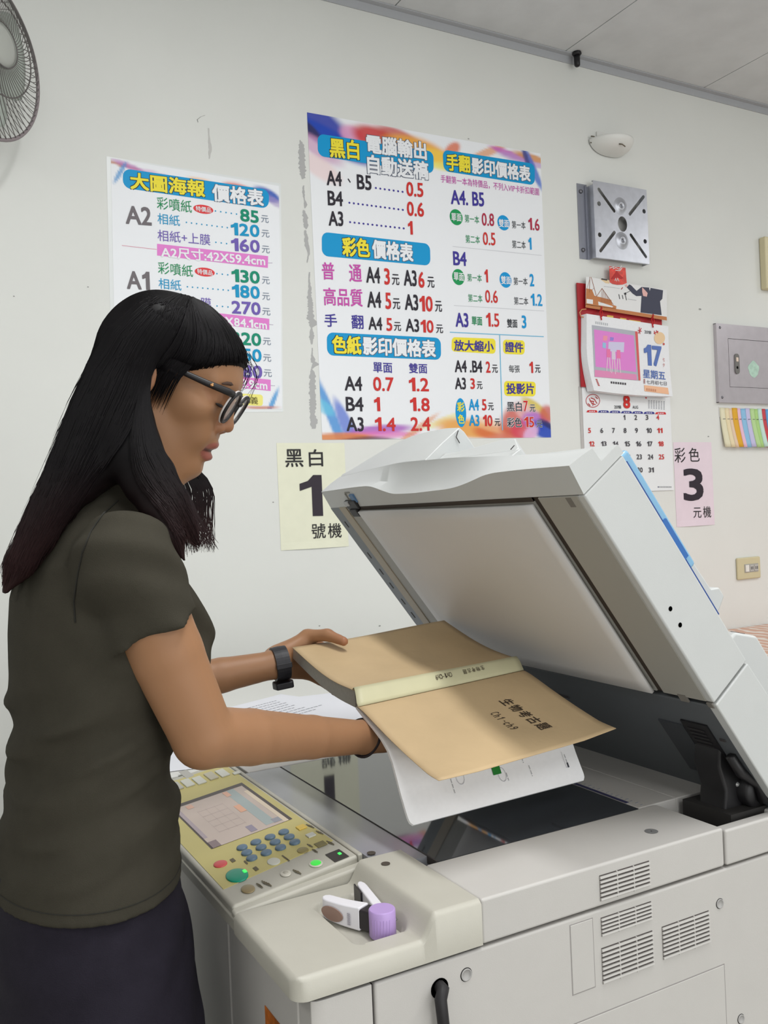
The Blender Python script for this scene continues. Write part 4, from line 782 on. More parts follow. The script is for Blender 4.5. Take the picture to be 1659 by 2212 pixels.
ov.hexa([(xa, y0, pz(xa)), (xb, y0+.012, pz(xb)), (xb, y1, pz(xb)), (xa, y1, pz(xa))], [(xa, y0, pz(xa)+.0006), (xb, y0+.012, pz(xb)+.0006), (xb, y1, pz(xb)+.0006), (xa, y1, pz(xa)+.0006)])
ov.build('yellow_overlay', mat('panel_yellow', S(196, 184, 118), .42, noise=.04, nscale=12), cp)
# touch screen
scr = [z4_(97, 452), z4_(605, 290), z4_(915, 553), z4_(348, 757)]
C4 = [cpz(p) for p in scr]; xl_, xr_ = (C4[0][0]+C4[3][0])/2, (C4[1][0]+C4[2][0])/2; yn_, yf_ = (C4[2][1]+C4[3][1])/2, (C4[0][1]+C4[1][1])/2
def pw3(u, v, dz): x = xl_+(xr_-xl_)*u; return (x, yn_+(yf_-yn_)*v, pz(x)+dz)
MB().add([pw3(0, 0, .0008), pw3(1, 0, .0008), pw3(1, 1, .0008), pw3(0, 1, .0008)], [(0, 1, 2, 3)]).build('screen_bezel', mat('screen_bezel', S(62, 48, 46), .35), cp)
m_lcd = attr_mat('lcd_screen', .18, .5)
lcd = MB()
def sq(u0, v0, u1, v1, col, dz=.0010): lcd.add([pw3(u0, v0, dz), pw3(u1, v0, dz), pw3(u1, v1, dz), pw3(u0, v1, dz)], [(0, 1, 2, 3)], col)
sq(.02, .0, .955, .93, S(196, 178, 168)); sq(.70, .05, .83, .93, S(160, 172, 172), .0011); sq(.90, .0, .955, .80, S(222, 204, 180), .0011); sq(.62, .42, .70, .58, S(226, 168, 136), .0012); sq(.67, .80, .735, .92, S(226, 172, 146), .0012); sq(.16, .82, .24, .90, S(220, 172, 150), .0012)
sq(.02, .0, .12, .12, S(126, 104, 108), .0012); sq(.50, .03, .58, .15, S(142, 132, 152), .0012); sq(.80, .04, .90, .12, S(146, 146, 156), .0012); sq(.02, .2, .07, .9, S(168, 152, 160), .0011)
for i in range(5): sq(.22, .22+i*.12, .55, .225+i*.12, S(176, 160, 156), .0011)
for i in range(4): sq(.22+i*.11, .2, .223+i*.11, .72, S(178, 162, 158), .0011)
lcd.build('touch_screen', m_lcd, cp, vcol=True, fixn=False)
# keys
def key(px, rx, ry, h, name, m_, n=24, dome=.0006):
    c = cpz(px); e0 = np.array([1, 0, .1429]); e0 /= np.linalg.norm(e0); e1 = np.array([0, 1., 0])
    prof = [(1.0, 0), (1.0, h*.75), (.93, h), (.5, h+dome*.8), (.01, h+dome)]
    vs = [c+PN*(z+.0005)+e0*rx*r*math.cos(2*math.pi*k/n)+e1*ry*r*math.sin(2*math.pi*k/n) for r, z in prof for k in range(n)]
    fs = [(i*n+k, i*n+(k+1)%n, (i+1)*n+(k+1)%n, (i+1)*n+k) for i in range(len(prof)-1) for k in range(n)]+[tuple((len(prof)-1)*n+k for k in range(n))]
    return MB().add(vs, fs).build(name, m_, cp, smooth=True)
m_key = mat('blue_grey_key', S(100, 122, 142), .45); 
for p in ((585, 745), (680, 708), (778, 673), (872, 638), (617, 781), (716, 744), (813, 708), (910, 672), (652, 818), (752, 781), (850, 745), (948, 708)): key(z4_(*p), .0062, .0072, .0024, 'number_key', m_key)
key(z4_(435, 855), .0075, .0095, .0012, 'stop_key', mat('red_key', S(206, 84, 86), .4)); key(z4_(550, 935), .0115, .0175, .0016, 'start_key', mat('green_key', S(32, 150, 122), .35)); key(z4_(802, 838), .0068, .0100, .0010, 'clear_key', mat('white_key', S(206, 206, 196), .4))
key(z4_(1003, 760), .0062, .0082, .0010, 'olive_key', mat('olive_key', S(146, 134, 86), .4)); key(z4_(625, 1027), .0068, .0105, .0010, 'bronze_key', mat('bronze_key', S(146, 130, 96), .35)); key(z4_(885, 920), .0055, .0078, .0010, 'ring_key', mat('pale_key', S(206, 202, 190), .4)); key(z4_(885, 919), .003, .0042, .0016, 'ring_key_centre', mat('pale_key_centre', S(176, 172, 160), .4))
key(z4_(1093, 850), .0072, .0098, .0006, 'power_key_rim', mat('pale_key', S(206, 202, 190), .4)); key(z4_(1093, 849), .0055, .0075, .0012, 'power_key', mat('green_lamp_key', S(60, 190, 70), .3, emit=S(60, 220, 70), estr=.55))
def pbox(cpx, sx, sy, h, name, m_, skew=0.0):
    c = cpz(cpx); P = [(c[0]-sx, c[1]-sy), (c[0]+sx, c[1]-sy), (c[0]+sx, c[1]+sy), (c[0]-sx, c[1]+sy)]
    MB().hexa([(x, y, pz(x)+.0004) for x, y in P], [(x, y, pz(x)+.0004+h) for x, y in P]).build(name, m_, cp, bevel=min(.0008, h*.4))
pbox(z4_(992, 604), .0052, .0062, .0018, 'yellow_key', mat('yellow_key', S(222, 190, 84), .4)); pbox(z4_(1057, 658), .0048, .0056, .0018, 'white_square_key', mat('white_key', S(206, 206, 196), .4)); pbox(z4_(1125, 718), .0058, .0066, .001, 'olive_square_key', mat('olive_dark', S(122, 112, 66), .4))
pbox(z4_(1238, 795), .0085, .0125, .0006, 'indicator_window', mat('indicator_black', S(52, 46, 46), .3))
pbox(z4_(1256, 785), .0016, .0026, .0014, 'indicator_lamp', mat('green_lamp', S(60, 220, 90), .3, emit=S(60, 230, 90), estr=1.2)); pbox(z4_(602, 915), .0018, .0035, .003, 'start_lamp', mat('green_lamp', S(60, 220, 90), .3, emit=S(60, 230, 90), estr=1.2))
for p, m_ in (((55, 360), 'grey_key'), ((130, 320), 'grey_key'), ((208, 298), 'white_key'), ((288, 280), 'white_key'), ((370, 250), 'tan_key'), ((448, 230), 'white_key')):
    pbox(z4_(*p), .0062, .0175, .0022, 'function_key', mat(m_, {'grey_key': S(186, 184, 176), 'tan_key': S(186, 180, 160), 'white_key': S(206, 206, 196)}[m_], .4))
pbox(z4_(546, 228), .0052, .0052, .0018, 'contrast_key', mat('white_key', S(206, 206, 196), .4)); pbox(z4_(200, 232), .006, .020, .0004, 'model_label', mat('label_grey', S(176, 174, 168), .5))
mb = MB(); rng2 = np.random.default_rng(5)
for (cx_, cy_, n, dx, dy) in ((515, 830, 3, -9, 12), (610, 845, 2, 0, 12), (675, 888, 3, -8, 12), (745, 985, 4, -16, -16), (700, 1000, 3, -10, -12), (880, 810, 4, -10, -18), (955, 905, 3, -16, -14), (1045, 590, 3, -16, -14), (1112, 635, 3, -14, -12), (1185, 705, 3, -14, -12), (1045, 725, 2, -14, -12), (1080, 760, 2, -12, -10)):
    for k in range(n):
        c = cpz(z4_(cx_+dx*(k-n/2)*.9, cy_-dx*(k-n/2)*.0+dy*(k-n/2)*.35)); mb.add([(c[0]-.0010+a_, c[1]-.0055+b_, pz(c[0]+a_)+.0009) for a_, b_ in ((0, 0), (.0016, 0), (.0016, .010), (0, .010))], [(0, 1, 2, 3)], S(104, 96, 76))
mb.build('key_legends', m_ink, cp, vcol=True, fixn=False)

# ---- the raised lid, in its own axes: u from the hinge to the front, w outward from the glass side
LA = math.radians(53.4); E1 = np.array([-math.cos(LA), 0, math.sin(LA)]); E2 = np.array([math.sin(LA), 0, math.cos(LA)]); HP = np.array([XH, 0, 1.075])
def L(u, y, w_): return HP+E1*u+E2*w_+np.array([0, y, 0])
def lid_px(px, w_): return onP(px, HP+E2*w_, E2)
def lbox(mb, u0, u1, y0, y1, w0, w1, col=None): return mb.hexa([L(u0, y0, w0), L(u1, y0, w0), L(u1, y1, w0), L(u0, y1, w0)], [L(u0, y0, w1), L(u1, y0, w1), L(u1, y1, w1), L(u0, y1, w1)], col)
YL1 = 1.318
m_lid = mat('lid_grey_white', S(196, 198, 197), .42, noise=.01, nscale=20, bump=.05, bscale=900); m_under = mat('lid_underside_beige', S(162, 160, 153), .5); m_duct = mat('hinge_duct_grey', S(88, 92, 96), .5, noise=.03)
lid = MB(); lbox(lid, .1418, .4385, YS, YS+.012, .0, .0695); lid = lid.build('lid', m_lid, cop, bevel=.0025, seg=3)
mb = MB(); lbox(mb, .142, .4405, YS+.004, YL1-.002, .004, .069); mb.build('lid_core', m_seam, lid)
mb = MB(); lbox(mb, .1425, .439, YS+.0125, YL1, .0655, .0715); mb.build('lid_top', m_lid, lid, bevel=.002)
# front bar with the scooped grip: ridge R, upper edge T of the bright band, overhang S
_R = ([.712, .79, .856, .908, .947, 1.05, 1.115, 1.129, 1.145, 1.2, YL1], [.4738, .475, .474, .463, .457, .454, .456, .467, .473, .473, .470])
_T = ([.712, .76, .816, .86, .907, .957, 1.03, 1.09, 1.15, 1.18, YL1], [.4715, .4725, .472, .472, .466, .460, .458, .459, .4645, .468, .4705])
_S = ([.712, .785, .855, .975, 1.11, 1.24, YL1], [.469, .467, .469, .477, .480, .473, .4685])
def ease(tab, y):
    v = np.interp(y+np.linspace(-.02, .02, 9), tab[0], tab[1]); return float(v.mean())
yy = np.concatenate([[YS], np.linspace(YS+.008, YL1-.006, 90), [YL1]]); G = []
for y in yy:
    S_ = ease(_S, y); ws = .040+.005*smooth01((y-.74)/.1)
    G.append([L(.4395, y, .0005), L(ease(_R, y), y, .004), L(ease(_T, y), y, .025), L(S_, y, ws), L(.4515, y, ws+.001), L(.4515, y, .0700), L(.4395, y, .0715)])
mb = MB().grid(G); mb.add(G[0], [tuple(range(7))]); mb.add(G[-1], [tuple(range(7))])
for i in range(len(yy)-1): mb.add([G[i][0], G[i+1][0], G[i+1][-1], G[i][-1]], [(0, 1, 2, 3)])
gb = mb.build('front_grip_bar', m_lid, lid, merge=True, smooth=True); md = gb.modifiers.new('edges', 'EDGE_SPLIT'); md.split_angle = math.radians(50)
# underside: plate, white pad, beige scan strip, dark slots
mb = MB(); lbox(mb, .1425, .4385, YS+.0105, .7875, -.0006, .006); mb.build('scan_strip_cover', m_under, lid, bevel=.001)
mb = MB(); lbox(mb, .1425, .4385, .7985, YL1-.032, .0005, .006); mb.build('underside_plate', m_under, lid)
mb = MB(); lbox(mb, .1425, .4385, .7875, .7985, .0022, .006); lbox(mb, .4335, .4395, .7985, 1.245, .0, .0045); mb.build('underside_slot', mat('brown_slot', S(60, 50, 42), .7), lid)
mb = MB(); lbox(mb, .13, .4395, 1.286, YL1, -.0004, .012); mb.build('underside_edge_strip', mat('edge_strip_grey', S(116, 122, 126), .45), lid, bevel=.0008)
mb = MB()
for u_ in (.40, .335, .30, .27, .235, .205): lbox(mb, u_, u_+.012, 1.300, 1.303, -.0008, 0)
mb.build('edge_strip_slots', m_seam, lid)
# foam backed white pad, slightly wavy front edge
G = [[L(.1445+(.4325-.1445)*t-(.0016*math.sin(9*y) if t > .9 else 0), y, -.0042+.0008*math.sin(7*y+2*t)) for t in np.linspace(0, 1, 16)] for y in np.linspace(.7995, 1.2175, 24)]
MB().grid(G).build('platen_pad', mat('platen_pad_white', S(214, 212, 210), .55, noise=.02, nscale=8), lid, smooth=True, solid=.004)
mb = MB(); lbox(mb, .12, .440, 1.262, 1.286, -.001, .004); mb.build('underside_side_rail', mat('rail_beige', S(168, 158, 140), .5), lid, bevel=.0006)
# latch bits in the far front corner and a notch near the front corner
mb = MB(); lbox(mb, .436, .452, 1.215, 1.252, -.003, .010); lbox(mb, .424, .438, 1.222, 1.246, -.006, .0); mb.build('corner_latch', m_black, lid, bevel=.002)
mb = MB(); lbox(mb, .447, .462, 1.212, 1.226, -.0005, .012); mb.build('corner_latch_tab', mat('blue_latch_tab', S(84, 120, 160), .4), lid, bevel=.0012)
mb = MB(); lbox(mb, .444, .452, 1.236, 1.250, -.0045, .006); mb.build('corner_latch_clip', mat('silver_clip', S(170, 170, 172), .35, metal=.5), lid, bevel=.001)
mb = MB(); lbox(mb, .452, .454, 1.222, 1.238, .0006, .003); lbox(mb, .464, .466, 1.222, 1.238, .0022, .006); lbox(mb, .454, .464, 1.236, 1.238, .0010, .004); mb.build('document_symbol', mat('symbol_grey', S(136, 136, 130), .6), lid)
mb = MB(); lbox(mb, .4245, .437, .7335, .742, -.0008, .001); mb.build('strip_notch', mat('notch_grey', S(120, 116, 110), .7), lid)
mb = MB(); lbox(mb, .135, .146, .752, .764, -.0012, .001); lbox(mb, .134, .141, .716, .724, -.0012, .002); mb.build('strip_end_notch', mat('notch_grey', S(120, 116, 110), .7), lid)
for px in ((1448, 1315), (1469, 1350)): q = onY(px, YS); MB().lathe([(.0028, .0003), (.001, .0003)], q, (0, -1, 0), 14).build('screw_hole', m_black, lid)
# near side rear piece
mb = MB(); mb.prism([L(.1395, YS-.0008, .0), L(.1395, YS-.0008, .068), L(-.05, YS-.0008, .075), L(-.05, YS-.0008, .0)], (0, .014, 0)); mb.build('rear_side_cover', m_lid, lid, bevel=.002)
# feeder on top
_C = ([1.045, 1.055, 1.135, 1.18, 1.22, 1.29, YL1], [.478, .482, .482, .480, .477, .470, .4675], [.119, .120, .120, .117, .109, .073, .052])
ys_ = np.concatenate([[1.043, 1.05], np.linspace(1.06, YL1-.004, 40), [YL1]]); G = []
for y in ys_:
    S_ = ease(_S, y); cu, cw = ease(_C[:2], y), ease((_C[0], _C[2]), y); wb = max(cw, .0725)
    G.append([L(.455, y, .046), L(S_-.0005, y, .0458), L(S_*.5+cu*.5+.0008, y, .0458*.5+cw*.5), L(cu, y, cw), L(cu-.010, y, cw+.003), L(.30, y, wb+.003), L(.16, y, max(.072, wb-.008)), L(.15, y, .07)])
mb = MB().grid(G); mb.add(G[0], [tuple(range(8))]); mb.add(G[-1], [tuple(range(8))]); mb.build('feeder_cover', m_lid, lid, merge=True, bevel=.0016, seg=3)
mb = MB(); mb.prism([L(.466, 1.043, .060), L(.466, 1.043, .073), L(.466, .992, .0805), L(.466, .932, .0915), L(.466, .897, .0900), L(.466, .866, .0665), L(.466, .866, .060)], E1*-.12); mb.build('feeder_exit_block', m_lid, lid, bevel=.002, seg=3)
mb = MB(); mb.prism([L(.4675, .99, .042), L(.4655, .99, .078), L(.452, .99, .078), L(.452, .99, .042)], (0, .052, 0)); mb.prism([L(.4675, .86, .042), L(.4655, .86, .064), L(.452, .86, .064), L(.452, .86, .042)], (0, .13, 0)); mb.build('exit_block_front', m_lid, lid, bevel=.0012)
mb = MB().tube([onY((990, 930), 1.0405), onY((985.5, 944), 1.0405), onY((993, 957), 1.0405)], .0007, 5).tube([onY((1111, 962), .8645), onY((1103, 971), .8645)], .0006, 5); mb.build('feeder_gap', m_seam, lid)
# document trays (only their near edges show)
mb = MB(); lbox(mb, .258, .424, .742, 1.02, .083, .1035); mb.build('document_tray', mat('clear_blue_tray', S(140, 186, 218), .2, spec=.6, trans=.1, ior=1.3), lid, bevel=.004, seg=3)
mb = MB(); lbox(mb, .19, .415, .740, 1.0, .0725, .0925); mb.build('document_tray_base', mat('dark_blue_tray', S(44, 74, 138), .3), lid)
mb = MB(); lbox(mb, .275, .33, .7395, .7425, .090, .0975); mb.build('tray_ridge', mat('deep_blue_tray', S(52, 104, 172), .3), lid)
mb = MB(); mb.prism([L(.186, .752, .083), L(.262, .752, .085), L(.318, .752, .106), L(.212, .752, .1115), L(.204, .752, .123), L(.190, .752, .123), L(.183, .752, .105)], (0, .26, 0)); mb.build('tray_end_bar', m_lid, lid, bevel=.0025)
# underside near the hinge: dark duct and the hinge itself
mb = MB(); lbox(mb, -.055, .1345, YS+.004, 1.30, .0005, .07); mb.build('hinge_duct', m_duct, lid, bevel=.002)
mb = MB(); lbox(mb, .0, .088, .79, .83, -.0015, .004); mb.build('duct_recess', mat('duct_recess', S(60, 63, 67), .6), lid)
mb = MB(); lbox(mb, .01, .098, .748, .788, -.0018, .003); mb.build('hinge_pocket', m_black, lid)
for k in range(5):
    mb = MB(); lbox(mb, .06+k*.0065, .0625+k*.0065, .756, .782, -.0028, .0); mb.build('hinge_spring_coil', mat('black_spring', S(36, 34, 36), .4), lid)
mb = MB(); lbox(mb, .085, .089, 1.0, 1.05, -.001, .002); lbox(mb, .075, .078, .733, .741, -.001, .002); mb.build('duct_slot', m_seam, lid)
m_hinge = mat('hinge_black', S(30, 29, 31), .42)
MB().box((.843, .733, 1.030), (.905, .806, 1.0492)).build('hinge_well', mat('hinge_well', S(40, 38, 37), .7), cop)
mb = MB().prism([(.852, .750, 1.045), (.905, .750, 1.045), (.912, .750, 1.085), (.880, .750, 1.12), (.850, .750, 1.13), (.846, .750, 1.10), (.856, .750, 1.07)], (0, .040, 0)); mb.build('hinge_bracket', m_hinge, cop, bevel=.004)
MB().lathe([(.001, 0), (.017, 0), (.019, .004), (.019, .034), (.017, .038), (.001, .038)], (.893, .735, 1.066), (0, 1, 0), 24).build('hinge_barrel', m_hinge, cop, smooth=True)
mb = MB().tube([L(.055, .735, -.004), L(.03, .733, -.006), (.889, .731, 1.078), (.897, .729, 1.058)], [.006, .0065, .006, .008], 10); mb.build('hinge_arm', m_hinge, cop, smooth=True)
MB().lathe([(.0015, .002), (.003, .0)], (.876, .7498, 1.075), (0, -1, 0), 12).build('hinge_rivet', mat('bright_rivet', S(210, 210, 210), .3, metal=.6), cop)
mb = MB(); mb.prism([L(.128, .775, .072), L(.124, .775, .128), L(.094, .775, .154), L(-.06, .775, .154), L(-.06, .775, .072)], (0, .5, 0)); mb.build('rear_feeder_housing', m_lid, lid, bevel=.004, seg=3)
mb = MB(); mb.prism([L(.1175, .79, .1350), L(.0985, .79, .1515), L(.0977, .79, .1512), L(.1167, .79, .1346)], (0, .0015, 0)); mb.build('housing_seam', m_seam, lid)
# ---------------------------------------------------------------- the open book
book = empty('book', (.606, .971, 1.078), 'thick book bound in brown kraft paper, held open face down over the copier glass', 'book')
m_kraft = mat('kraft_cover', S(192, 167, 130), .55, noise=.06, nscale=14, bump=.25, bscale=60, spec=.35)
m_spine = mat('spine_tape', S(198, 194, 160), .5, noise=.03, nscale=30)
m_leaf = mat('book_pages', S(236, 236, 238), .7, noise=.015, nscale=200)
A1, A2 = np.array([.5165, 1.040, 1.1735]), np.array([.798, 1.0605, 1.1835])        # near edge of the spine
B1, B2 = np.array([.5235, 1.0605, 1.1895]), np.array([.803, 1.0805, 1.196])          # far edge of the spine
C1, C2 = np.array([.5165, .846, 1.1185]), np.array([.7945, .8665, 1.1285])           # outer edge of the near cover
F1, F2 = np.array([.5215, 1.259, 1.2205]), np.array([.8045, 1.278, 1.231])           # outer edge of the far cover
def near_cover(s, t, lift=0.0):
    a = A1*(1-s)+A2*s; c = C1*(1-s)+C2*s; p = a*(1-t)+c*t
    n = np.array([0.0, -.27, .963]); curl = .004*max(0, t-.85)/.15*(max(0, s-.8)/.2)+.003*max(0, t-.9)/.1*(max(0, .2-s)/.2)
    return p+n*(lift+curl-.004*math.sin(math.pi*t)*(1-.3*s)-.004*math.exp(-t*18))
def far_cover(s, t, lift=0.0):
    a = B1*(1-s)+B2*s; c = F1*(1-s)+F2*s; p = a*(1-t)+c*t
    n = np.array([0, .155, -.988])*-1; dip = .010*math.sin(math.pi*t**.8)*(1-.25*s)+.003*math.exp(-t*16)
    return p+n*(lift-dip+.0015*math.sin(5*s+3*t)*t)
ts = np.linspace(0, 1, 26); ss = np.linspace(0, 1, 26)
MB().grid([[near_cover(s, t) for t in ts] for s in ss]).build('front_cover', m_kraft, book, smooth=True, solid=.0007)
MB().grid([[far_cover(s, t) for t in ts] for s in ss]).build('back_cover', m_kraft, book, smooth=True, solid=.0007)
sp = []
for s in ss:
    a = A1*(1-s)+A2*s; b = B1*(1-s)+B2*s; n = np.array([0, -.62, .78]); row = []
    e = [near_cover(s, .022, .0008), a+n*.0012, a*.75+b*.25+n*.0022, (a+b)/2+n*.0026, a*.25+b*.75+n*.0022, b+n*.0012, far_cover(s, .018, .0008)]
    sp.append(e)
MB().grid(sp).build('spine', m_spine, book, smooth=True, solid=.0006)
# thick far half of the pages and the thin near leaves
top = [[far_cover(s, t, -.0008) for t in ts] for s in (np.linspace(.006, .994, 14))]
bot = [[far_cover(s, t, -.0008-(.0205-.004*t)) + (np.array([0, -.004, -.002])*(1-t)) for t in ts] for s in np.linspace(.006, .994, 14)]
mb = MB().grid(top).grid(bot)
for i in range(13):
    for j in (0, 25): mb.add([top[i][j], top[i+1][j], bot[i+1][j], bot[i][j]], [(0, 1, 2, 3)])
for j in range(25):
    for i in (0, 13): mb.add([top[i][j], top[i][j+1], bot[i][j+1], bot[i][j]], [(0, 1, 2, 3)])
mb.build('page_block', mat('page_edges', S(176, 174, 168), .8, noise=.05, nscale=300), book, merge=True, smooth=False)
prof = [(1.040, 1.1690), (1.018, 1.1595), (.995, 1.1505), (.975, 1.1415), (.960, 1.1310), (.950, 1.1190), (.941, 1.1020), (.932, 1.0840), (.922, 1.0670), (.9125, 1.0525)]
def leaf(s, t, lift=0.0):
    q = t*(len(prof)-1); i = min(int(q), len(prof)-2); f = q-i; y = prof[i][0]*(1-f)+prof[i+1][0]*f; z = prof[i][1]*(1-f)+prof[i+1][1]*f
    dz = (.010*s)*(1-t); dy = .0145*s+.006*s*(1-t)
    return np.array([.5165+(.2785+.004*(1-t))*s, y+dy-lift*.86, z+dz+lift*.5])
lt = np.linspace(0, 1, 46); ls_ = np.concatenate([[0, .004, .012], np.linspace(.03, .97, 20), [.988, .996, 1]])
def rounded(s, t):
    tt = t
    if t > .93:
        r = (t-.93)/.07; e = .016*(1-math.sqrt(max(0, 1-r*r))); s = min(max(s, e), 1-e)
    return leaf(s, tt)
Gt = [[rounded(s, t) for t in lt] for s in ls_]; Gb = [[p+np.array([0, .0034, -.0022]) for p in row] for row in Gt]
mb = MB().grid(Gt).grid(Gb)
for i in range(len(ls_)-1):
    for j in (0, len(lt)-1): mb.add([Gt[i][j], Gt[i+1][j], Gb[i+1][j], Gb[i][j]], [(0, 1, 2, 3)])
for j in range(len(lt)-1):
    for i in (0, len(ls_)-1): mb.add([Gt[i][j], Gt[i][j+1], Gb[i][j+1], Gb[i][j]], [(0, 1, 2, 3)])
lv = mb.build('hanging_leaves', m_leaf, book, merge=True, smooth=True); md = lv.modifiers.new('edges', 'EDGE_SPLIT'); md.split_angle = math.radians(40)
# writing on cover, spine and the page that hangs down
def map_text(mb, s, fn, o, u, v, col, off=0.0):
    """glyphs laid on a surface fn(s, t): origin o, width direction u and height direction v in surface units"""
    vv, ff = glyphs(s); o = np.array(o); u = np.array(u); v = np.array(v)
    for k, (dx, dy) in enumerate(((0, 0), (1, 0), (0, 1), (1, 1)) if off else ((0, 0),)):
        P = []
        for a, b in vv:
            q = o+u*(a+off*dx)+v*(b+off*dy); P.append(fn(q[0], q[1], .0009+.00004*k))
        mb.add(P, ff, col)
def find(fn, px):
    best = None
    for s in np.linspace(0, 1, 81):
        for t in np.linspace(0, 1, 81):
            d = fn(s, t)-CAM; z = d@_f; x = 829.5+F_PX*(d@_r2)/z; y = 1106-F_PX*(d@_u2)/z; e = (x-px[0])**2+(y-px[1])**2
            if best is None or e < best[0]: best = (e, s, t)
    return np.array(best[1:])
def line_text(mb, s, fn, pa, pb, hs, col, gap=.42, off=0.0):
    """characters set one by one between the photo points pa (first) and pb (last); hs is the glyph height along +s"""
    a = find(fn, pa); b = find(fn, pb); n = len(s); d = (b-a)/(n-1); w_ = np.linalg.norm(d)*(1-gap)
    for i, ch in enumerate(s):
        c = a+d*i
        if ch == '-': map_text(mb, '1', fn, c-d/np.linalg.norm(d)*w_/2+np.array([-.004, 0]), d/np.linalg.norm(d)*w_, (.006, 0), col, 0); continue
        fat = .55 if ch in '1' else 1
        hk = hs*(.72 if ch == 'c' else 1)
        map_text(mb, ch, fn, c-d/np.linalg.norm(d)*w_*fat/2-np.array([hs/2, 0]), d/np.linalg.norm(d)*w_*fat, (hk, 0), col, off)
T = MB(); BK = S(58, 46, 36)
line_text(T, '生物考古題', near_cover, (1096, 1516), (1172, 1568), .070, BK, .18, .02)
line_text(T, 'Ch1-ch9', near_cover, (1067, 1543), (1112, 1573), .048, BK, .35)
def spine_fn(s, t, lift=0.0):
    a = A1*(1-s)+A2*s; b = B1*(1-s)+B2*s; n = np.array([0, -.62, .78]); return a*(1-t)+b*t+n*(.0013+.0017*math.sin(math.pi*t)**.6+lift)
for (s_, pa, pb, g) in (('生物考古題', (1044, 1446), (1008, 1456), .2), ('Ch1-ch9', (974, 1463), (946, 1468), .2)):
    a = find(spine_fn, pa); b = find(spine_fn, pb); n = len(s_); d = (b-a)/(n-1)
    for i, ch in enumerate(s_):
        c = a+d*i; w_ = d[0]*(1-g)
        if ch == '-': map_text(T, '1', spine_fn, (c[0]-w_/2, .48), (w_, 0), (0, -.05), BK); continue
        map_text(T, ch, spine_fn, (c[0]-w_/2, .68), (w_, 0), (0, -.36), BK)
T.build('cover_lettering', m_ink, book, vcol=True, fixn=False)
T = MB(); GT = S(96, 96, 104)
def lq(s0, t0, s1, t1, col, l=.0009): T.add([leaf(s0, t0, l), leaf(s1, t0, l), leaf(s1, t1, l), leaf(s0, t1, l)], [(0, 1, 2, 3)], col)
q0 = find(leaf, (1073, 1664)); lq(q0[0]-.022, q0[1]-.055, q0[0]+.024, q0[1]+.03, S(30, 122, 44))
for px, ln in (((980, 1700), .12), ((1148, 1665), .09), ((1130, 1640), .05), ((1095, 1680), .07), ((1222, 1638), .07)):
    q = find(leaf, px)
    for k in range(int(ln*140)): 
        if (k*7) % 5: lq(q[0]-.0018, q[1]-ln/2+k*.007, q[0]+.0018, q[1]-ln/2+k*.007+.004, GT)
q = find(leaf, (1228, 1655)); lq(q[0]-.004, q[1]-.02, q[0]+.004, q[1]+.015, S(60, 62, 70)); lq(q[0]-.014, q[1]-.10, q[0]-.0125, q[1]+.01, S(160, 160, 168)); lq(q[0]-.014, q[1]+.01, q[0]-.004, q[1]+.013, S(160, 160, 168))
for px in ((992, 1680), (1085, 1672)):
    q = find(leaf, px)
    for k in range(14):
        a0, a1 = 2*math.pi*k/14, 2*math.pi*(k+1)/14; P = [leaf(q[0]+r*.022*math.cos(a), q[1]+r*.05*math.sin(a), .0009) for a, r in ((a0, 1), (a1, 1), (a1, .93), (a0, .93))]; T.add(P, [(0, 1, 2, 3)], S(170, 170, 178))
T.build('page_print', m_ink, book, vcol=True, fixn=False)

# ---------------------------------------------------------------- stapler lying open on its side in the tray
zt_ = 1.0190; stp = empty('stapler', (.39, .78, zt_), 'small white and purple stapler lying open on its side in the copier tray', 'stapler')
m_pur = mat('lilac_plastic', S(178, 150, 206), .4); m_stw = mat('stapler_white', S(228, 226, 232), .35); m_stb = mat('stapler_black', S(40, 36, 40), .4)
hc = np.array([.3930, .7560, zt_]); mb = MB(); prof = [(.001, 0), (.0122, 0), (.0128, .001), (.0128, .0245), (.0119, .0258), (.001, .0258)]; mb.lathe(prof, hc, (0, 0, 1), 36); mb.build('hinge_drum', m_pur, stp, bevel=.0004)
mb = MB()
for k in range(7): a = math.radians(196+k*13); mb.box((hc[0]+.0128*math.cos(a)-.0003, hc[1]+.0128*math.sin(a)-.0003, zt_+.004), (hc[0]+.0128*math.cos(a)+.0003, hc[1]+.0128*math.sin(a)+.0003, zt_+.019))
mb.build('drum_ribs', m_pur, stp)
def arm(end, w0, w1, z0, z1, za, zb2, name, m_, start=.006, sh=0.0):
    d = np.array(end)-hc[:2]; Ln = np.linalg.norm(d); d /= Ln; n = np.array([-d[1], d[0]]); G = []
    for t in np.linspace(0, 1, 12):
        c = hc[:2]+d*(start+(Ln-start)*t)+n*sh*math.sin(math.pi*t); w_ = w0+(w1-w0)*t; 
        if t > .85: w_ *= math.sqrt(max(.12, 1-((t-.85)/.15)**2))
        a, b = z0+(za-z0)*t, z1+(zb2-z1)*t
        G.append([(c[0]+n[0]*w_, c[1]+n[1]*w_, a), (c[0]-n[0]*w_, c[1]-n[1]*w_, a), (c[0]-n[0]*w_*.95, c[1]-n[1]*w_*.95, b), (c[0]+n[0]*w_*.95, c[1]+n[1]*w_*.95, b), (c[0]+n[0]*w_, c[1]+n[1]*w_, a)])
    mb = MB().grid(G); mb.add(G[0][:4], [(0, 1, 2, 3)]); mb.add(G[-1][:4], [(0, 1, 2, 3)]); mb.build(name, m_, stp, merge=True, bevel=.0016, seg=3); return d, n
d1, n1 = arm((.3635, .824), .0078, .0062, zt_+.001, zt_+.0235, zt_+.002, zt_+.021, 'top_arm', m_stw, sh=.002, start=.022)
arm((.3775, .795), .0082, .0078, zt_+.003, zt_+.0215, zt_+.003, zt_+.0215, 'magazine', m_stb, start=.009)
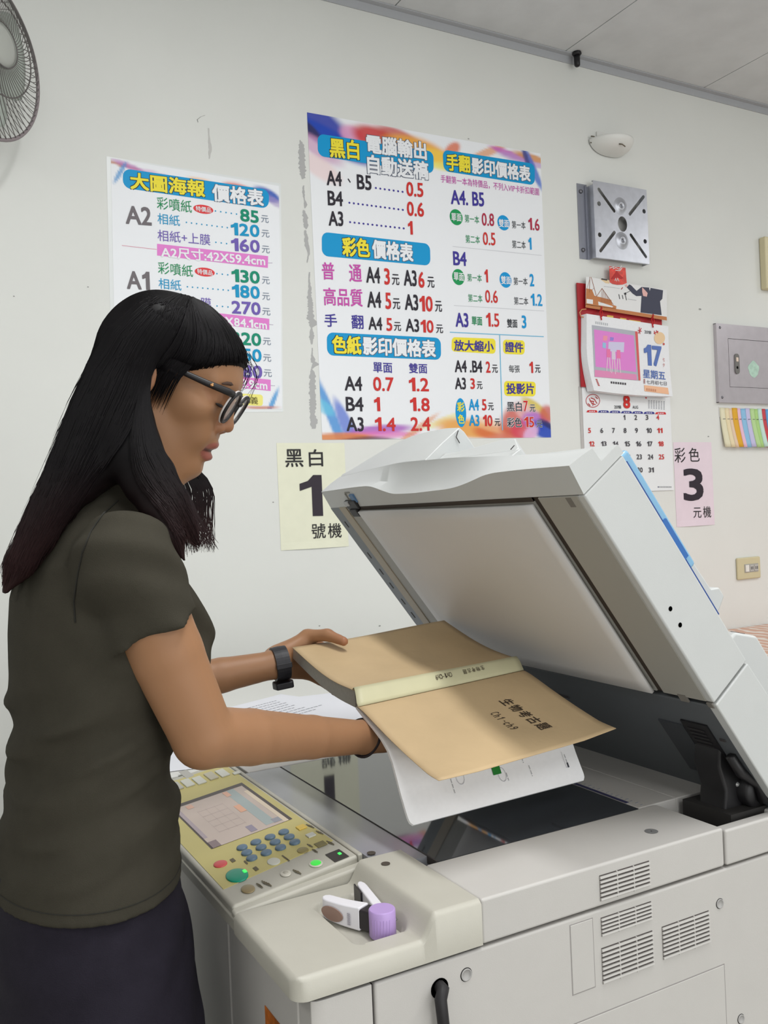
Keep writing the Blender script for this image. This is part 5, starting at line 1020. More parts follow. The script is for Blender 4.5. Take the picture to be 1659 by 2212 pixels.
d2, n2 = arm((.4065, .829), .0052, .0048, zt_+.002, zt_+.0245, zt_+.002, zt_+.0235, 'base_arm', m_stw)
c_ = hc[:2]+d2*.048-n2*-.0055; mb = MB(); mb.prism([(c_[0], c_[1], zt_+.003), (c_[0]+d2[0]*.024, c_[1]+d2[1]*.024, zt_+.003), (c_[0]+d2[0]*.024, c_[1]+d2[1]*.024, zt_+.0225), (c_[0], c_[1], zt_+.0225)], (n2[0]*.0014, n2[1]*.0014, 0)); mb.build('anvil_liner', m_stb, stp)
# brown grip pad on the outer side of the top arm, printed name beside it
def side_pt(a, h, off=.0004): c = hc[:2]+d1*a; w_ = .0078-(.0016)*(a/.077); c = c+n1*(w_+off)+n1*.002*math.sin(math.pi*max(0, a-.006)/.075); return np.array([c[0], c[1], zt_+h])
pad = [side_pt(.0555+.0145*math.cos(t), .0105+.0068*math.sin(t), .0006+.0) for t in np.linspace(0, 2*math.pi, 26)[:-1]]
mb = MB(); mb.hexa(pad, [p+np.array([n1[0], n1[1], 0])*.0007 for p in pad]); mb.build('grip_pad', mat('grip_brown', S(150, 122, 110), .55), stp)
mb = MB()
for k in range(6): mb.add([side_pt(.032, .005+k*.002, .0008), side_pt(.0355, .005+k*.002, .0008), side_pt(.0355, .0064+k*.002, .0008), side_pt(.032, .0064+k*.002, .0008)], [(0, 1, 2, 3)], S(170, 166, 176))
mb.build('faint_print', m_ink, stp, vcol=True, fixn=False)
MB().tube([(hc[0]+.006, hc[1]+.012, zt_+.018), (hc[0]+.0125, hc[1]+.004, zt_+.018), (hc[0]+.0135, hc[1]-.003, zt_+.012)], .0012, 6).build('spring_wire', mat('spring_steel', S(150, 150, 154), .35, metal=.8), stp, smooth=True)

# ---------------------------------------------------------------- table behind the copier and its papers, counter at the right
tbz = 1.036; tab = empty('side_table', (.75, 1.75, 0), 'white table between the copier and the wall, with papers on it', 'table')
MB().box((.345, 1.345, tbz-.03), (1.25, 2.15, tbz)).build('tabletop', mat('white_laminate', S(220, 220, 216), .4), tab, bevel=.003)
for x in (.375, 1.22):
    for y in (1.375, 2.12): MB().box((x-.02, y-.02, 0), (x+.02, y+.02, tbz-.03)).build('leg', mat('white_metal_leg', S(206, 206, 204), .4), tab, bevel=.002)
def paper(c, ang, wdt, hgt, z, label, lines=True, name='paper_sheet'):
    ca, sa = math.cos(ang), math.sin(ang); f = lambda u, v, l=0: np.array([c[0]+(u*wdt)*ca-(v*hgt)*sa, c[1]+(u*wdt)*sa+(v*hgt)*ca, z+.0012+.003*max(0, abs(u)-.4)+l])
    e = empty(name, (c[0], c[1], z), label, 'paper')
    MB().grid([[f(u, v) for v in np.linspace(-.5, .5, 10)] for u in np.linspace(-.5, .5, 10)]).build('sheet', mat('copy_paper', S(232, 233, 240), .7), e, solid=.0006)
    if lines:
        T = MB(); r_ = np.random.default_rng(int(c[0]*1000))
        for i in range(9):
            v = .36-i*.055; u = -.38
            while u < (.1+.28*r_.random()):
                l = .015+.04*r_.random(); T.add([f(u, v, .0006), f(u+l, v, .0006), f(u+l, v+.009, .0006), f(u, v+.009, .0006)], [(0, 1, 2, 3)], S(140, 142, 152)); u += l+.012
        T.build('handwriting', m_ink, e, vcol=True, fixn=False)
paper((.675, 1.628), math.radians(22), .21, .297, tbz, 'sheet of paper with handwriting on the white table, seen between her forearms')
paper((.80, 1.60), math.radians(-8), .21, .297, tbz-.0008, 'blank sheet of paper half under the handwritten one', lines=False)
paper((.455, 1.50), math.radians(-12), .21, .297, tbz, 'sheet of paper on the white table behind the elbow of the person', lines=True)
ctz = .93; ctr = empty('counter', (2.9, 2.0, 0), 'counter with an orange patterned cover, at the right edge behind the lid', 'counter')
m_or = mat('orange_cover', S(214, 150, 112), .35, noise=.0, coat=.4)
nt = m_or.node_tree; tc = nt.nodes.new('ShaderNodeTexCoord'); wv = nt.nodes.new('ShaderNodeTexWave'); wv.inputs['Scale'].default_value = 6; wv.inputs['Distortion'].default_value = 9; wv.inputs['Detail'].default_value = 3
cr = nt.nodes.new('ShaderNodeValToRGB'); cr.color_ramp.elements[0].position = .55; cr.color_ramp.elements[0].color = (*S(206, 140, 104), 1); cr.color_ramp.elements[1].position = .95; cr.color_ramp.elements[1].color = (*S(234, 222, 212), 1)
nt.links.new(tc.outputs['Object'], wv.inputs['Vector']); nt.links.new(wv.outputs['Fac'], cr.inputs['Fac']); nt.links.new(cr.outputs['Color'], nt.nodes['Principled BSDF'].inputs['Base Color'])
MB().box((2.05, 1.5, ctz-.012), (4.2, WALL_Y-.004, ctz)).build('patterned_cover', m_or, ctr, bevel=.004)
MB().box((2.08, 1.53, 0), (4.17, WALL_Y-.006, ctz-.012)).build('counter_body', mat('counter_grey', S(150, 148, 146), .6), ctr)
# ---------------------------------------------------------------- the person
class Field:
    """distance field on a rectilinear grid, meshed with surface nets"""
    def __init__(s, xs, ys, zs):
        s.ax = [np.array(a, np.float32) for a in (xs, ys, zs)]; s.F = np.full([len(a) for a in s.ax], 0.08, np.float32)
    def sl(s, lo, hi, m=.03):
        return tuple(slice(max(0, int(np.searchsorted(a, l-m))-1), int(np.searchsorted(a, h+m))+1) for a, l, h in zip(s.ax, lo, hi))
    def pts(s, S_): return np.meshgrid(*[a[i] for a, i in zip(s.ax, S_)], indexing='ij', sparse=True)
    def merge(s, S_, d, k, op='u'):
        f = s.F[S_]; d = d.astype(np.float32)
        if op == 'u': h = np.clip(.5+.5*(f-d)/k, 0, 1); s.F[S_] = f*(1-h)+d*h-k*h*(1-h)
        else: h = np.clip(.5-.5*(f+d)/k, 0, 1); s.F[S_] = f*(1-h)-d*h+k*h*(1-h)
    def cone(s, a, b, ra, rb, k=.01, op='u', clip=None):
        a = np.array(a, float); b = np.array(b, float); r = max(ra, rb); S_ = s.sl(np.minimum(a, b)-r, np.maximum(a, b)+r, .02+k); X, Y, Z = s.pts(S_)
        ba = b-a; L2 = ba@ba; t = np.clip(((X-a[0])*ba[0]+(Y-a[1])*ba[1]+(Z-a[2])*ba[2])/L2, 0, 1)
        d = np.sqrt((X-a[0]-ba[0]*t)**2+(Y-a[1]-ba[1]*t)**2+(Z-a[2]-ba[2]*t)**2)-(ra+(rb-ra)*t)
        if clip is not None: n = ba/math.sqrt(L2); d = np.maximum(d, (X-clip[0])*n[0]+(Y-clip[1])*n[1]+(Z-clip[2])*n[2])
        s.merge(S_, d, k, op)
    def chain(s, P, R, k=.01, op='u'):
        for i in range(len(P)-1): s.cone(P[i], P[i+1], R[i], R[i+1], k, op)
    def ell(s, c, r, Rm=None, k=.01, op='u'):
        c = np.array(c, float); r = np.array(r, float); m = r.max(); S_ = s.sl(c-m, c+m, .02+k); X, Y, Z = s.pts(S_)
        D = [X-c[0], Y-c[1], Z-c[2]]
        if Rm is not None: D = [D[0]*Rm[0][i]+D[1]*Rm[1][i]+D[2]*Rm[2][i] for i in range(3)]   # columns of Rm are the local axes
        k0 = np.sqrt((D[0]/r[0])**2+(D[1]/r[1])**2+(D[2]/r[2])**2); k1 = np.sqrt((D[0]/r[0]**2)**2+(D[1]/r[1]**2)**2+(D[2]/r[2]**2)**2)
        s.merge(S_, k0*(k0-1)/np.maximum(k1, 1e-6), k, op)
    def loft(s, st, k=.01, top=None, bot=None):
        st = np.array(st); z = s.ax[2]; lo = st[:, 0].min() if bot is None else bot; hi = st[:, 0].max() if top is None else top
        m = st[:, 3:5].max(); S_ = s.sl((st[:, 1].min()-m, st[:, 2].min()-m, lo), (st[:, 1].max()+m, st[:, 2].max()+m, hi), .03+k); X, Y, Z = s.pts(S_)
        o = np.argsort(st[:, 0]); st = st[o]; zz = Z.ravel()
        def ip(j):
            v = np.interp(zz, st[:, 0], st[:, j]); return v.reshape(Z.shape)
        cx, cy, rx, ry = ip(1), ip(2), ip(3), ip(4); dx = (X-cx)/rx; dy = (Y-cy)/ry; q = np.sqrt(dx*dx+dy*dy)
        g = np.sqrt((dx/rx)**2+(dy/ry)**2); d = np.where(g > 1e-6, q*(q-1)/np.maximum(g, 1e-6), -np.minimum(rx, ry)); d = np.maximum(np.maximum(d, Z-hi), lo-Z); s.merge(S_, d, k)
    def mesh(s):
        F = s.F; ins = F < 0; nx, ny, nz = F.shape
        cnt = np.zeros((nx-1, ny-1, nz-1), np.int8)
        for dx in (0, 1):
            for dy in (0, 1):
                for dz in (0, 1): cnt += ins[dx:nx-1+dx, dy:ny-1+dy, dz:nz-1+dz]
        act = np.argwhere((cnt > 0) & (cnt < 8)); idx = np.full(cnt.shape, -1, np.int64); idx[tuple(act.T)] = np.arange(len(act))
        acc = np.zeros((len(act), 3)); num = np.zeros(len(act)); C8 = [(a, b, c) for a in (0, 1) for b in (0, 1) for c in (0, 1)]
        val = {c: F[act[:, 0]+c[0], act[:, 1]+c[1], act[:, 2]+c[2]].astype(float) for c in C8}
        pos = {c: np.stack([s.ax[i][act[:, i]+c[i]] for i in range(3)], 1).astype(float) for c in C8}
        for a in C8:
            for ax in range(3):
                if a[ax] == 0:
                    b = tuple(v+(1 if i == ax else 0) for i, v in enumerate(a)); fa, fb = val[a], val[b]; m = (fa < 0) != (fb < 0)
                    t = np.where(m, fa/np.where(m, fa-fb, 1), 0); acc += np.where(m[:, None], pos[a]+(pos[b]-pos[a])*t[:, None], 0); num += m
        V = acc/num[:, None]; quads = []
        for ax in range(3):
            sh = [slice(None)]*3; sh2 = [slice(None)]*3; sh[ax] = slice(0, -1); sh2[ax] = slice(1, None)
            A = ins[tuple(sh)]; B = ins[tuple(sh2)]; e = np.argwhere(A != B); o1, o2 = [(1, 2), (2, 0), (0, 1)][ax]
            ok = (e[:, o1] > 0) & (e[:, o2] > 0) & (e[:, o1] < F.shape[o1]-1) & (e[:, o2] < F.shape[o2]-1); e = e[ok]
            if not len(e): continue
            def cell(d1, d2):
                q = e.copy(); q[:, o1] -= d1; q[:, o2] -= d2; return idx[q[:, 0], q[:, 1], q[:, 2]]
            Q = np.stack([cell(1, 1), cell(0, 1), cell(0, 0), cell(1, 0)], 1); flip = ~A[tuple(e.T)]; Q[flip] = Q[flip][:, ::-1]; quads.append(Q)
        return V, np.concatenate(quads)
def mesh_obj(name, V, Q, m, parent, col=None, relax=0):
    me = bpy.data.meshes.new(name); me.from_pydata(V.tolist(), [], Q.tolist()); me.materials.append(m)
    me.polygons.foreach_set('use_smooth', [True]*len(me.polygons))
    if col is not None:
        at = me.color_attributes.new('Col', 'FLOAT_COLOR', 'POINT'); at.data.foreach_set('color', np.concatenate([col, np.ones((len(col), 1))], 1).ravel())
    me.update(); o = bpy.data.objects.new(name, me); COL.objects.link(o)
    if relax: md = o.modifiers.new('relax', 'SMOOTH'); md.factor = .5; md.iterations = relax
    adopt(o, parent); return o
def axis(*segs):
    out = []
    for a, b, h in segs: out.append(np.arange(a, b, h))
    return np.concatenate(out)
per = empty('person', (.176, .99, 0), 'person with long dark hair, glasses and an olive T-shirt holding a book over the copier', 'person')
# head frame: front, left, up
HO = np.array([.291, 1.06, 1.578]); hy, hp, hr = math.radians(-27), math.radians(24), math.radians(3)
f0 = np.array([math.cos(hy), math.sin(hy), 0]); l0 = np.array([-math.sin(hy), math.cos(hy), 0]); u0 = np.array([0, 0, 1.])
hf = f0*math.cos(hp)-u0*math.sin(hp); hu = f0*math.sin(hp)+u0*math.cos(hp); hl = l0*math.cos(hr)+hu*math.sin(hr); hu = np.cross(hf, hl)
HR = np.stack([hf, hl, hu], 1)
def hd(f, l, u): return HO+hf*f*.001+hl*l*.001+hu*u*.001
B = Field(axis((.02, .22, .006), (.22, .40, .0022), (.40, .66, .003)), axis((.80, .96, .0045), (.96, 1.12, .0022), (1.12, 1.32, .0035)), axis((-.01, 1.05, .012), (1.05, 1.26, .0032), (1.26, 1.45, .005), (1.45, 1.70, .0021)))
mm = .001
def he(c, r, k=8, op='u', tilt=0.0):
    Rm = HR
    if tilt: c_, s_ = math.cos(tilt), math.sin(tilt); Rm = HR@np.array([[c_, 0, s_], [0, 1, 0], [-s_, 0, c_]])
    B.ell(hd(*c), np.array(r)*mm, Rm, k*mm, op)
def hcn(a, b, ra, rb, k=6, op='u'): B.cone(hd(*a), hd(*b), ra*mm, rb*mm, k*mm, op)
he((-4, 0, 36), (77, 73, 63)); he((28, 0, 36), (54, 61, 42), 14); he((30, 0, -8), (46, 60, 54), 14); he((38, 0, -50), (35, 46, 36), 14); he((56, 0, -76), (20.5, 21, 15.5), 10)
for sg in (-1, 1):
    hcn((6, sg*55, -34), (54, sg*18, -76), 13, 12, 14); he((50, sg*40, -6), (22, 20, 19), 12); he((56, sg*27, -34), (20, 17, 20), 14)
he((61, 0, -38), (19, 25, 18), 10)
hcn((75, 0, 24), (83, 0, -12), 6, 8, 7); he((84.5, 0, -16.5), (9, 8.5, 8), 4)
for sg in (-1, 1):
    he((77, sg*10.5, -21), (9, 7, 7.5), 3); hcn((72, sg*10, 30), (60, sg*42, 26), 9, 8, 10)
    he((86, sg*31, 10), (15, 16, 11), 8, 'd'); he((60.5, sg*31, 8), (14, 15, 13), 4); hcn((73.3, sg*21, 5.5), (70.5, sg*43, 6.5), 1.5, 1.2, 2); he((84, sg*5.5, -27.5), (5, 2.6, 2.6), 1.5, 'd')
he((78.5, 0, -42), (5, 10, 4.4), 4); he((76, 0, -59.5), (5.6, 10, 5.2), 4)
for sg in (-1, 1): hcn((78.5, sg*5, -43), (67, sg*22, -49.5), 4.4, 2.2, 4); hcn((76.5, sg*5, -59), (67, sg*20, -53), 5.0, 2.4, 4)
hcn((86, 0, -50.5), (76, -19, -50.5), 3.2, 1.5, 2, 'd'); hcn((86, 0, -50.5), (76, 19, -50.5), 3.2, 1.5, 2, 'd'); hcn((82, 0, -69), (82, 0, -70), 6.5, 6.5, 6, 'd')
for sg in (-1, 1):   # ears
    he((-9, sg*79, 6), (17, 6.5, 29), 4, tilt=-.2); he((-14, sg*76, 12), (15, 8, 16), 4); he((-6, sg*85, 9), (8, 5, 14), 3, 'd'); he((-3, sg*76, -20), (8, 5, 9), 4)
# neck and trunk, arms
B.cone((.205, 1.065, 1.40), hd(-22, 0, -40), .058, .052, .03); B.cone((.235, 1.065, 1.42), hd(8, 0, -62), .044, .044, .03)
B.loft([(.90, .178, 1.07, .085, .140), (1.0, .182, 1.07, .085, .135), (1.10, .186, 1.07, .074, .122), (1.18, .190, 1.07, .070, .115), (1.28, .198, 1.07, .078, .128), (1.36, .205, 1.07, .078, .138), (1.40, .203, 1.07, .062, .12), (1.43, .203, 1.07, .045, .07)], .02)
SR, ER, WR = np.array([.208, .928, 1.375]), np.array([.279, .925, 1.191]), np.array([.521, 1.026, 1.1325])
SL, EL, WL = np.array([.212, 1.205, 1.375]), np.array([.285, 1.288, 1.178]), np.array([.493, 1.257, 1.199])
def limb(S_, E_, W_, kk=.012):
    B.chain([S_, S_*.5+E_*.5, E_], [.044, .0380, .0330], .004)
    d = W_-E_; B.chain([E_, E_+d*.25, E_+d*.62, W_], [.0325, .0305, .0252, .0203], .004)
limb(SR, ER, WR)
limb(SL, EL, WL)
def finger(P, r0, r1, k=.0035): B.chain(P, np.linspace(r0, r1, len(P)), k)
def A(*p): return np.array(p)
# left hand: palm beyond the far edge of the book, thumb on its cover, four fingers bent underneath
B.cone(WL, A(.526, 1.294, 1.205), .0190, .0175, .010)
for m_, r in ((A(.574, 1.289, 1.214), .0105), (A(.573, 1.290, 1.202), .0105), (A(.567, 1.288, 1.187), .010), (A(.556, 1.284, 1.173), .009)): B.cone(WL+A(.014, .026, (m_[2]-1.2)*.45), m_, .0145, r, .009)
finger([A(.574, 1.289, 1.214), A(.610, 1.284, 1.199), A(.620, 1.256, 1.1825), A(.618, 1.236, 1.1815)], .0098, .0070)
finger([A(.573, 1.290, 1.202), A(.611, 1.281, 1.182), A(.618, 1.252, 1.169), A(.614, 1.231, 1.169)], .0100, .0070)
finger([A(.567, 1.288, 1.187), A(.602, 1.277, 1.164), A(.606, 1.250, 1.155), A(.601, 1.231, 1.156)], .0096, .0068)
finger([A(.556, 1.284, 1.173), A(.583, 1.270, 1.155), A(.585, 1.249, 1.148), A(.581, 1.234, 1.149)], .0086, .0060)
B.cone(WL+A(.006, .024, .006), A(.548, 1.284, 1.219), .015, .0150, .010)
finger([A(.526, 1.280, 1.214), A(.556, 1.280, 1.2315), A(.577, 1.252, 1.2345), A(.590, 1.222, 1.2265)], .0125, .0074, .006)
# right hand: palm up under the spine, fingers reaching along it, thumb to the side
d_ = A(.985, .17, -.03); PR_ = WR+A(.045, .010, -.006)
B.cone(WR, PR_, .0195, .020, .010)
mc = [A(.604, 1.053, 1.130), A(.608, 1.036, 1.126), A(.604, 1.019, 1.121), A(.594, 1.004, 1.115)]
for m_ in mc: B.cone(WR+A(.022, (m_[1]-1.03)*.4, -.003), m_, .0150, .0098, .009)
tips = [[m_+A(.037, .005, .006)*q, m_+A(.060, .007, .012)*q, m_+A(.077, .009, .018)*q] for m_, q in zip(mc, (.97, 1.05, 1.0, .8))]
for m_, t_, r in zip(mc, tips, (.0092, .0095, .0090, .0080)): finger([m_]+t_, r, r*.74)
finger([WR+A(.026, .014, .0), A(.566, 1.062, 1.134), A(.590, 1.076, 1.138), A(.608, 1.087, 1.140)], .0125, .0076, .006)
# legs and feet (hidden by the trousers and the frame)
for sg in (-1, 1):
    y = 1.07+sg*.085; B.chain([A(.178, y, .92), A(.186, y, .50), A(.150, y, .09)], [.070, .048, .036], .02); B.chain([A(.140, y, .05), A(.20, y+sg*.012, .035), A(.262, y+sg*.02, .03)], [.034, .032, .024], .02)
V, Q = B.mesh()
L3 = (V-HO)@HR*1000
col = np.empty((len(V), 3)); col[:] = S(156, 115, 84)
def blend(mask, c): global col; col = col*(1-mask[:, None])+np.array(c)*mask[:, None]
f_, l_, u_ = L3[:, 0], L3[:, 1], L3[:, 2]
nz = (np.abs(l_) < 40) & (f_ > 40)
def soft(x, w_): return 1-smooth01(x/w_)
lipd = np.minimum(np.maximum(np.abs(u_+43.0+.022*l_**2*.5)-3.4, 0), np.maximum(np.abs(u_+59.2-.018*l_**2)-4.4, 0))
blend(np.where((f_ > 64) & (np.abs(l_) < 23), soft(lipd, 2.0), 0)*.85, S(150, 86, 80))
blend(np.where((f_ > 40) & (np.abs(u_+50.5) < 6) & (np.abs(l_) < 22), soft(np.maximum(np.abs(u_+50.5)-1.4, 0), 1.4)*soft(np.maximum(f_-78.5+.03*np.abs(l_)**1.5, 0), 2.0), 0)*.9, S(60, 30, 30))
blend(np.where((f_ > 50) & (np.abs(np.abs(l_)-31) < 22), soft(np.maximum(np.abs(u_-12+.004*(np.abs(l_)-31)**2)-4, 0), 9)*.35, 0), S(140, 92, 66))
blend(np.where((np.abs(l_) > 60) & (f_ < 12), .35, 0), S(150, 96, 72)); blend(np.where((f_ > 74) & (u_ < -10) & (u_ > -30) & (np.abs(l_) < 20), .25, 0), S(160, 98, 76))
fing = (V[:, 0] > .57) & (V[:, 2] < 1.26); blend(np.where(fing, .30*smooth01((V[:, 0]-.57)/.03), 0), S(178, 102, 80))
m_skin = attr_mat('skin', .46, .35); bs = m_skin.node_tree.nodes['Principled BSDF']; bs.inputs['Subsurface Weight'].default_value = .12; bs.inputs['Subsurface Radius'].default_value = (.008, .004, .002); bs.inputs['Subsurface Scale'].default_value = 1.0
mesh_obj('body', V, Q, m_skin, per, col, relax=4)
# nails on the thumb that shows
# brows, lashes, teeth
m_hairdark = mat('dark_hair_strokes', S(40, 32, 30), .6)
for sg in (-1, 1):
    MB().tube([hd(78.0-.006*(x-12)**2, sg*x, 30+.22*(x-12)-.0085*(x-12)**2) for x in np.linspace(11, 47, 12)], [.0008, .0015, .0019, .0021, .0021, .002, .002, .0018, .0016, .0013, .0010, .0006], 6, flat=1.3).build('eyebrow', mat('eyebrow_hair', S(74, 54, 44), .8), per, smooth=True)
    MB().tube([hd(75.4-.016*(x-29)**2, sg*x, 3.2+.003*(x-30)**2) for x in np.linspace(19, 44, 10)], [.0007, .0014, .0018, .0020, .0021, .0021, .0020, .0018, .0014, .0008], 6).build('eyelashes', m_hairdark, per, smooth=True)
mb = MB()
for k in range(-3, 4): mb.ell(hd(75.2-.35*k*k, k*6.2, -48.0), .0026, .0030, .0036, 10, 6, R=HR)
mb.build('teeth', mat('teeth', S(196, 186, 172), .3), per, smooth=True)
# ---- glasses
gl = MB(); m_fr = mat('glasses_frame_black', S(24, 22, 25), .45); m_edge = mat('glasses_frame_clear', S(206, 200, 198), .25)
def rim(sg, t, k=1.0, df=0.0): 
    c_, s_ = math.cos(t), math.sin(t); rx = 23.5*k; rz = 18.6*k
    x = rx*abs(c_)**.9*(1 if c_ > 0 else -1); z = rz*abs(s_)**.92*(1 if s_ > 0 else -1)
    out = 1+.10*max(0, s_)*max(0, c_); x *= out; z *= 1+.06*max(0, s_)*max(0, c_)
    return hd(87.5+.20*z-.0016*x**2+df, sg*(31+x), 6.0+z)
fr = None
for sg in (-1, 1):
    mb = MB().tube([rim(sg, 2*math.pi*k/40) for k in range(40)],   .0022, 8, closed=True)
    if fr is None: fr = mb.build('glasses', m_fr, per, smooth=True)
    else: mb.build('rim', m_fr, fr, smooth=True)
    MB().tube([rim(sg, 2*math.pi*k/40, 1.09, -2.0) for k in range(40)], .0011, 6, closed=True).build('clear_edge', m_edge, fr, smooth=True)
    G = [[rim(sg, 2*math.pi*k/40, q, 0) for k in range(41)] for q in (.02, .5, .97)]
    MB().grid(G).build('lens', mat('spectacle_lens', S(236, 226, 226), .03, spec=.8, alpha=.3, trans=0.0), fr, smooth=True)
    MB().tube([hd(88, sg*54.5, 20.5), hd(84, sg*65, 21), hd(60, sg*73, 21), hd(20, sg*76.5, 23), hd(-8, sg*79, 24.5), hd(-24, sg*78, 14), hd(-32, sg*76, -2)], [.0030, .0031, .0027, .0022, .002, .0018, .0016], 8, flat=1.35, up=hu).build('temple', m_fr, fr, smooth=True)
    MB().ell(hd(66, sg*75.6, 21), .0022, .0012, .0016, 10, 6, R=HR).ell(hd(66.5, sg*75.6, 22.6), .0010, .0010, .0010, 8, 5, R=HR).build('gold_badge', mat('gold_badge', S(214, 160, 110), .25, metal=.8), fr, smooth=True)
MB().tube([hd(90, -8, 12), hd(92, 0, 14), hd(90, 8, 12)], .0018, 8).build('bridge', m_fr, fr, smooth=True)
# ---- T-shirt
C = Field(axis((.03, .36, .0038)), axis((.80, 1.36, .0042)), axis((1.0, 1.50, .0036)))
C.loft([(1.022, .179, 1.07, .1035, .160), (1.06, .1815, 1.07, .1005, .156), (1.10, .187, 1.07, .0945, .150), (1.16, .1895, 1.07, .0865, .140), (1.20, .192, 1.07, .0865, .140), (1.25, .199, 1.07, .0935, .146), (1.30, .205, 1.07, .0985, .152), (1.34, .205, 1.07, .0950, .154), (1.375, .203, 1.07, .082, .150), (1.405, .203, 1.07, .066, .122), (1.43, .206, 1.068, .058, .092), (1.452, .210, 1.066, .055, .070), (1.468, .213, 1.066, .054, .062)], .012)
C.cone((.285, 1.015, 1.275), (.262, 1.012, 1.31), .040, .045, .035); C.cone((.285, 1.125, 1.275), (.262, 1.128, 1.31), .040, .045, .035)
C.cone((.21, 1.10, 1.415), (.213, .945, 1.378), .040, .048, .03); C.cone((.21, 1.04, 1.415), (.215, 1.195, 1.378), .040, .048, .03)
for S_, E_ in ((SR, ER), (SL, EL)):
    dd = (E_-S_)/np.linalg.norm(E_-S_); end = S_+dd*.072+np.array([.002, 0, 0]); C.cone(S_-dd*.004, S_+dd*.13, .0545, .0460, .014, clip=end)
C.cone((.213, 1.066, 1.44), (.226, 1.064, 1.50), .047, .047, .008, 'd')
# cloth folds as a displacement of the field
X, Y, Z = np.meshgrid(*C.ax, indexing='ij', sparse=True)
th = np.arctan2(Y-1.07, X-.19)
wv = lambda a, b, c, ph: np.sin(a*X+b*Y+c*Z+ph)
low = smooth01((1.27-Z)/.07)*smooth01((Z-1.035)/.05)
near = smooth01((1.09-Y)/.05)
fold = .0046*low*np.maximum(0, wv(-62, 16, 120, .4)*.75+wv(-40, -20, 165, 2.0)*.45)**1.3+.0036*low*wv(-34, 30, 84, 1.1)
fold = fold+.0042*smooth01((Z-1.22)/.05)*smooth01((1.37-Z)/.05)*near*wv(70, 25, 95, .3)*smooth01((X-.14)/.05)
slv = smooth01((.955-Y)/.03)*smooth01((Z-1.29)/.03); fold = fold+.0022*slv*wv(40, 60, 150, .9)
C.F += (fold-.0022).astype(np.float32)*-1
V, Q = C.mesh()
m_shirt = mat('olive_jersey', S(63, 60, 52), .9, noise=.05, nscale=40, bump=.35, bscale=1400, spec=.08); m_shirt.node_tree.nodes['Principled BSDF'].inputs['Sheen Weight'].default_value = .0
sh = mesh_obj('t_shirt', V, Q, m_shirt, per, relax=3)
from mathutils.bvhtree import BVHTree
tree = BVHTree.FromPolygons([tuple(v) for v in V], [tuple(q) for q in Q])
def on_shirt(px, lift=.0008):
    h = tree.ray_cast(Vector(CAM), Vector(ray(px)).normalized())
    return np.array(h[0])+np.array(h[1])*lift if h[0] is not None else None
m_seam2 = mat('shirt_seam', S(36, 35, 30), .9)
for pts in ([(255, 1082), (222, 1112), (196, 1150), (178, 1195), (168, 1245), (160, 1300), (163, 1345)], ):
    P = [on_shirt((np.interp(q, range(len(pts)), [a[0] for a in pts]), np.interp(q, range(len(pts)), [a[1] for a in pts])), .0006) for q in np.linspace(0, len(pts)-1, 60)]; P = [p for p in P if p is not None]
    if len(P) > 2: MB().tube(P, .0009, 5).build('shoulder_seam', m_seam2, sh, smooth=True)
# hem stitching: double row just above the edge
for zz in (1.034,):
    P = []
    for a in np.linspace(0, 2*math.pi, 73)[:-1]:
        o = Vector((.185+.3*math.cos(a), 1.07+.3*math.sin(a), zz+.004)); h = tree.ray_cast(o, Vector((-math.cos(a), -math.sin(a), 0)))
        if h[0] is not None: P.append(np.array(h[0])+np.array(h[1])*.0004)
    if len(P) > 10: MB().tube(P, .0006, 4, closed=True).build('hem_stitching', m_seam2, sh)
# ---- trousers and shoes
T_ = Field(axis((.0, .40, .006)), axis((.85, 1.30, .006)), axis((.02, 1.075, .007)))
T_.loft([(1.06, .178, 1.07, .093, .142), (1.02, .178, 1.07, .099, .150), (.98, .180, 1.07, .105, .162), (.93, .182, 1.07, .109, .172), (.88, .182, 1.07, .108, .180), (.83, .182, 1.07, .104, .180), (.78, .184, 1.07, .09, .16)], .015)
for sg in (-1, 1):
    y = 1.07+sg*.085; T_.chain([A(.182, y, .86), A(.188, y, .50), A(.152, y, .085)], [.096, .066, .054], .02)
X, Y, Z = np.meshgrid(*T_.ax, indexing='ij', sparse=True); T_.F += (.002*np.sin(60*X+30*Y-90*Z)*smooth01((Z-.6)/.1)).astype(np.float32)
V, Q = T_.mesh(); mesh_obj('trousers', V, Q, mat('navy_black_cloth', S(36, 33, 42), .85, noise=.08, nscale=60, bump=.3, bscale=900, spec=.15), per, relax=3)
for sg in (-1, 1):
    y = 1.07+sg*.085; Z_ = Field(axis((.08, .44, .006)), axis((y-.09, y+.09, .006)), axis((-.002, .14, .006))); Z_.chain([A(.125, y, .045), A(.20, y+sg*.012, .04), A(.268, y+sg*.02, .034)], [.043, .042, .032], .02); Z_.cone((.145, y, .10), (.145, y, .05), .042, .043, .02)
    X, Y, Z = np.meshgrid(*Z_.ax, indexing='ij', sparse=True); Z_.F = np.maximum(Z_.F, (.002-Z).astype(np.float32)); V, Q = Z_.mesh(); mesh_obj('shoe', V, Q, mat('shoe_grey', S(90, 88, 90), .6), per, relax=2)
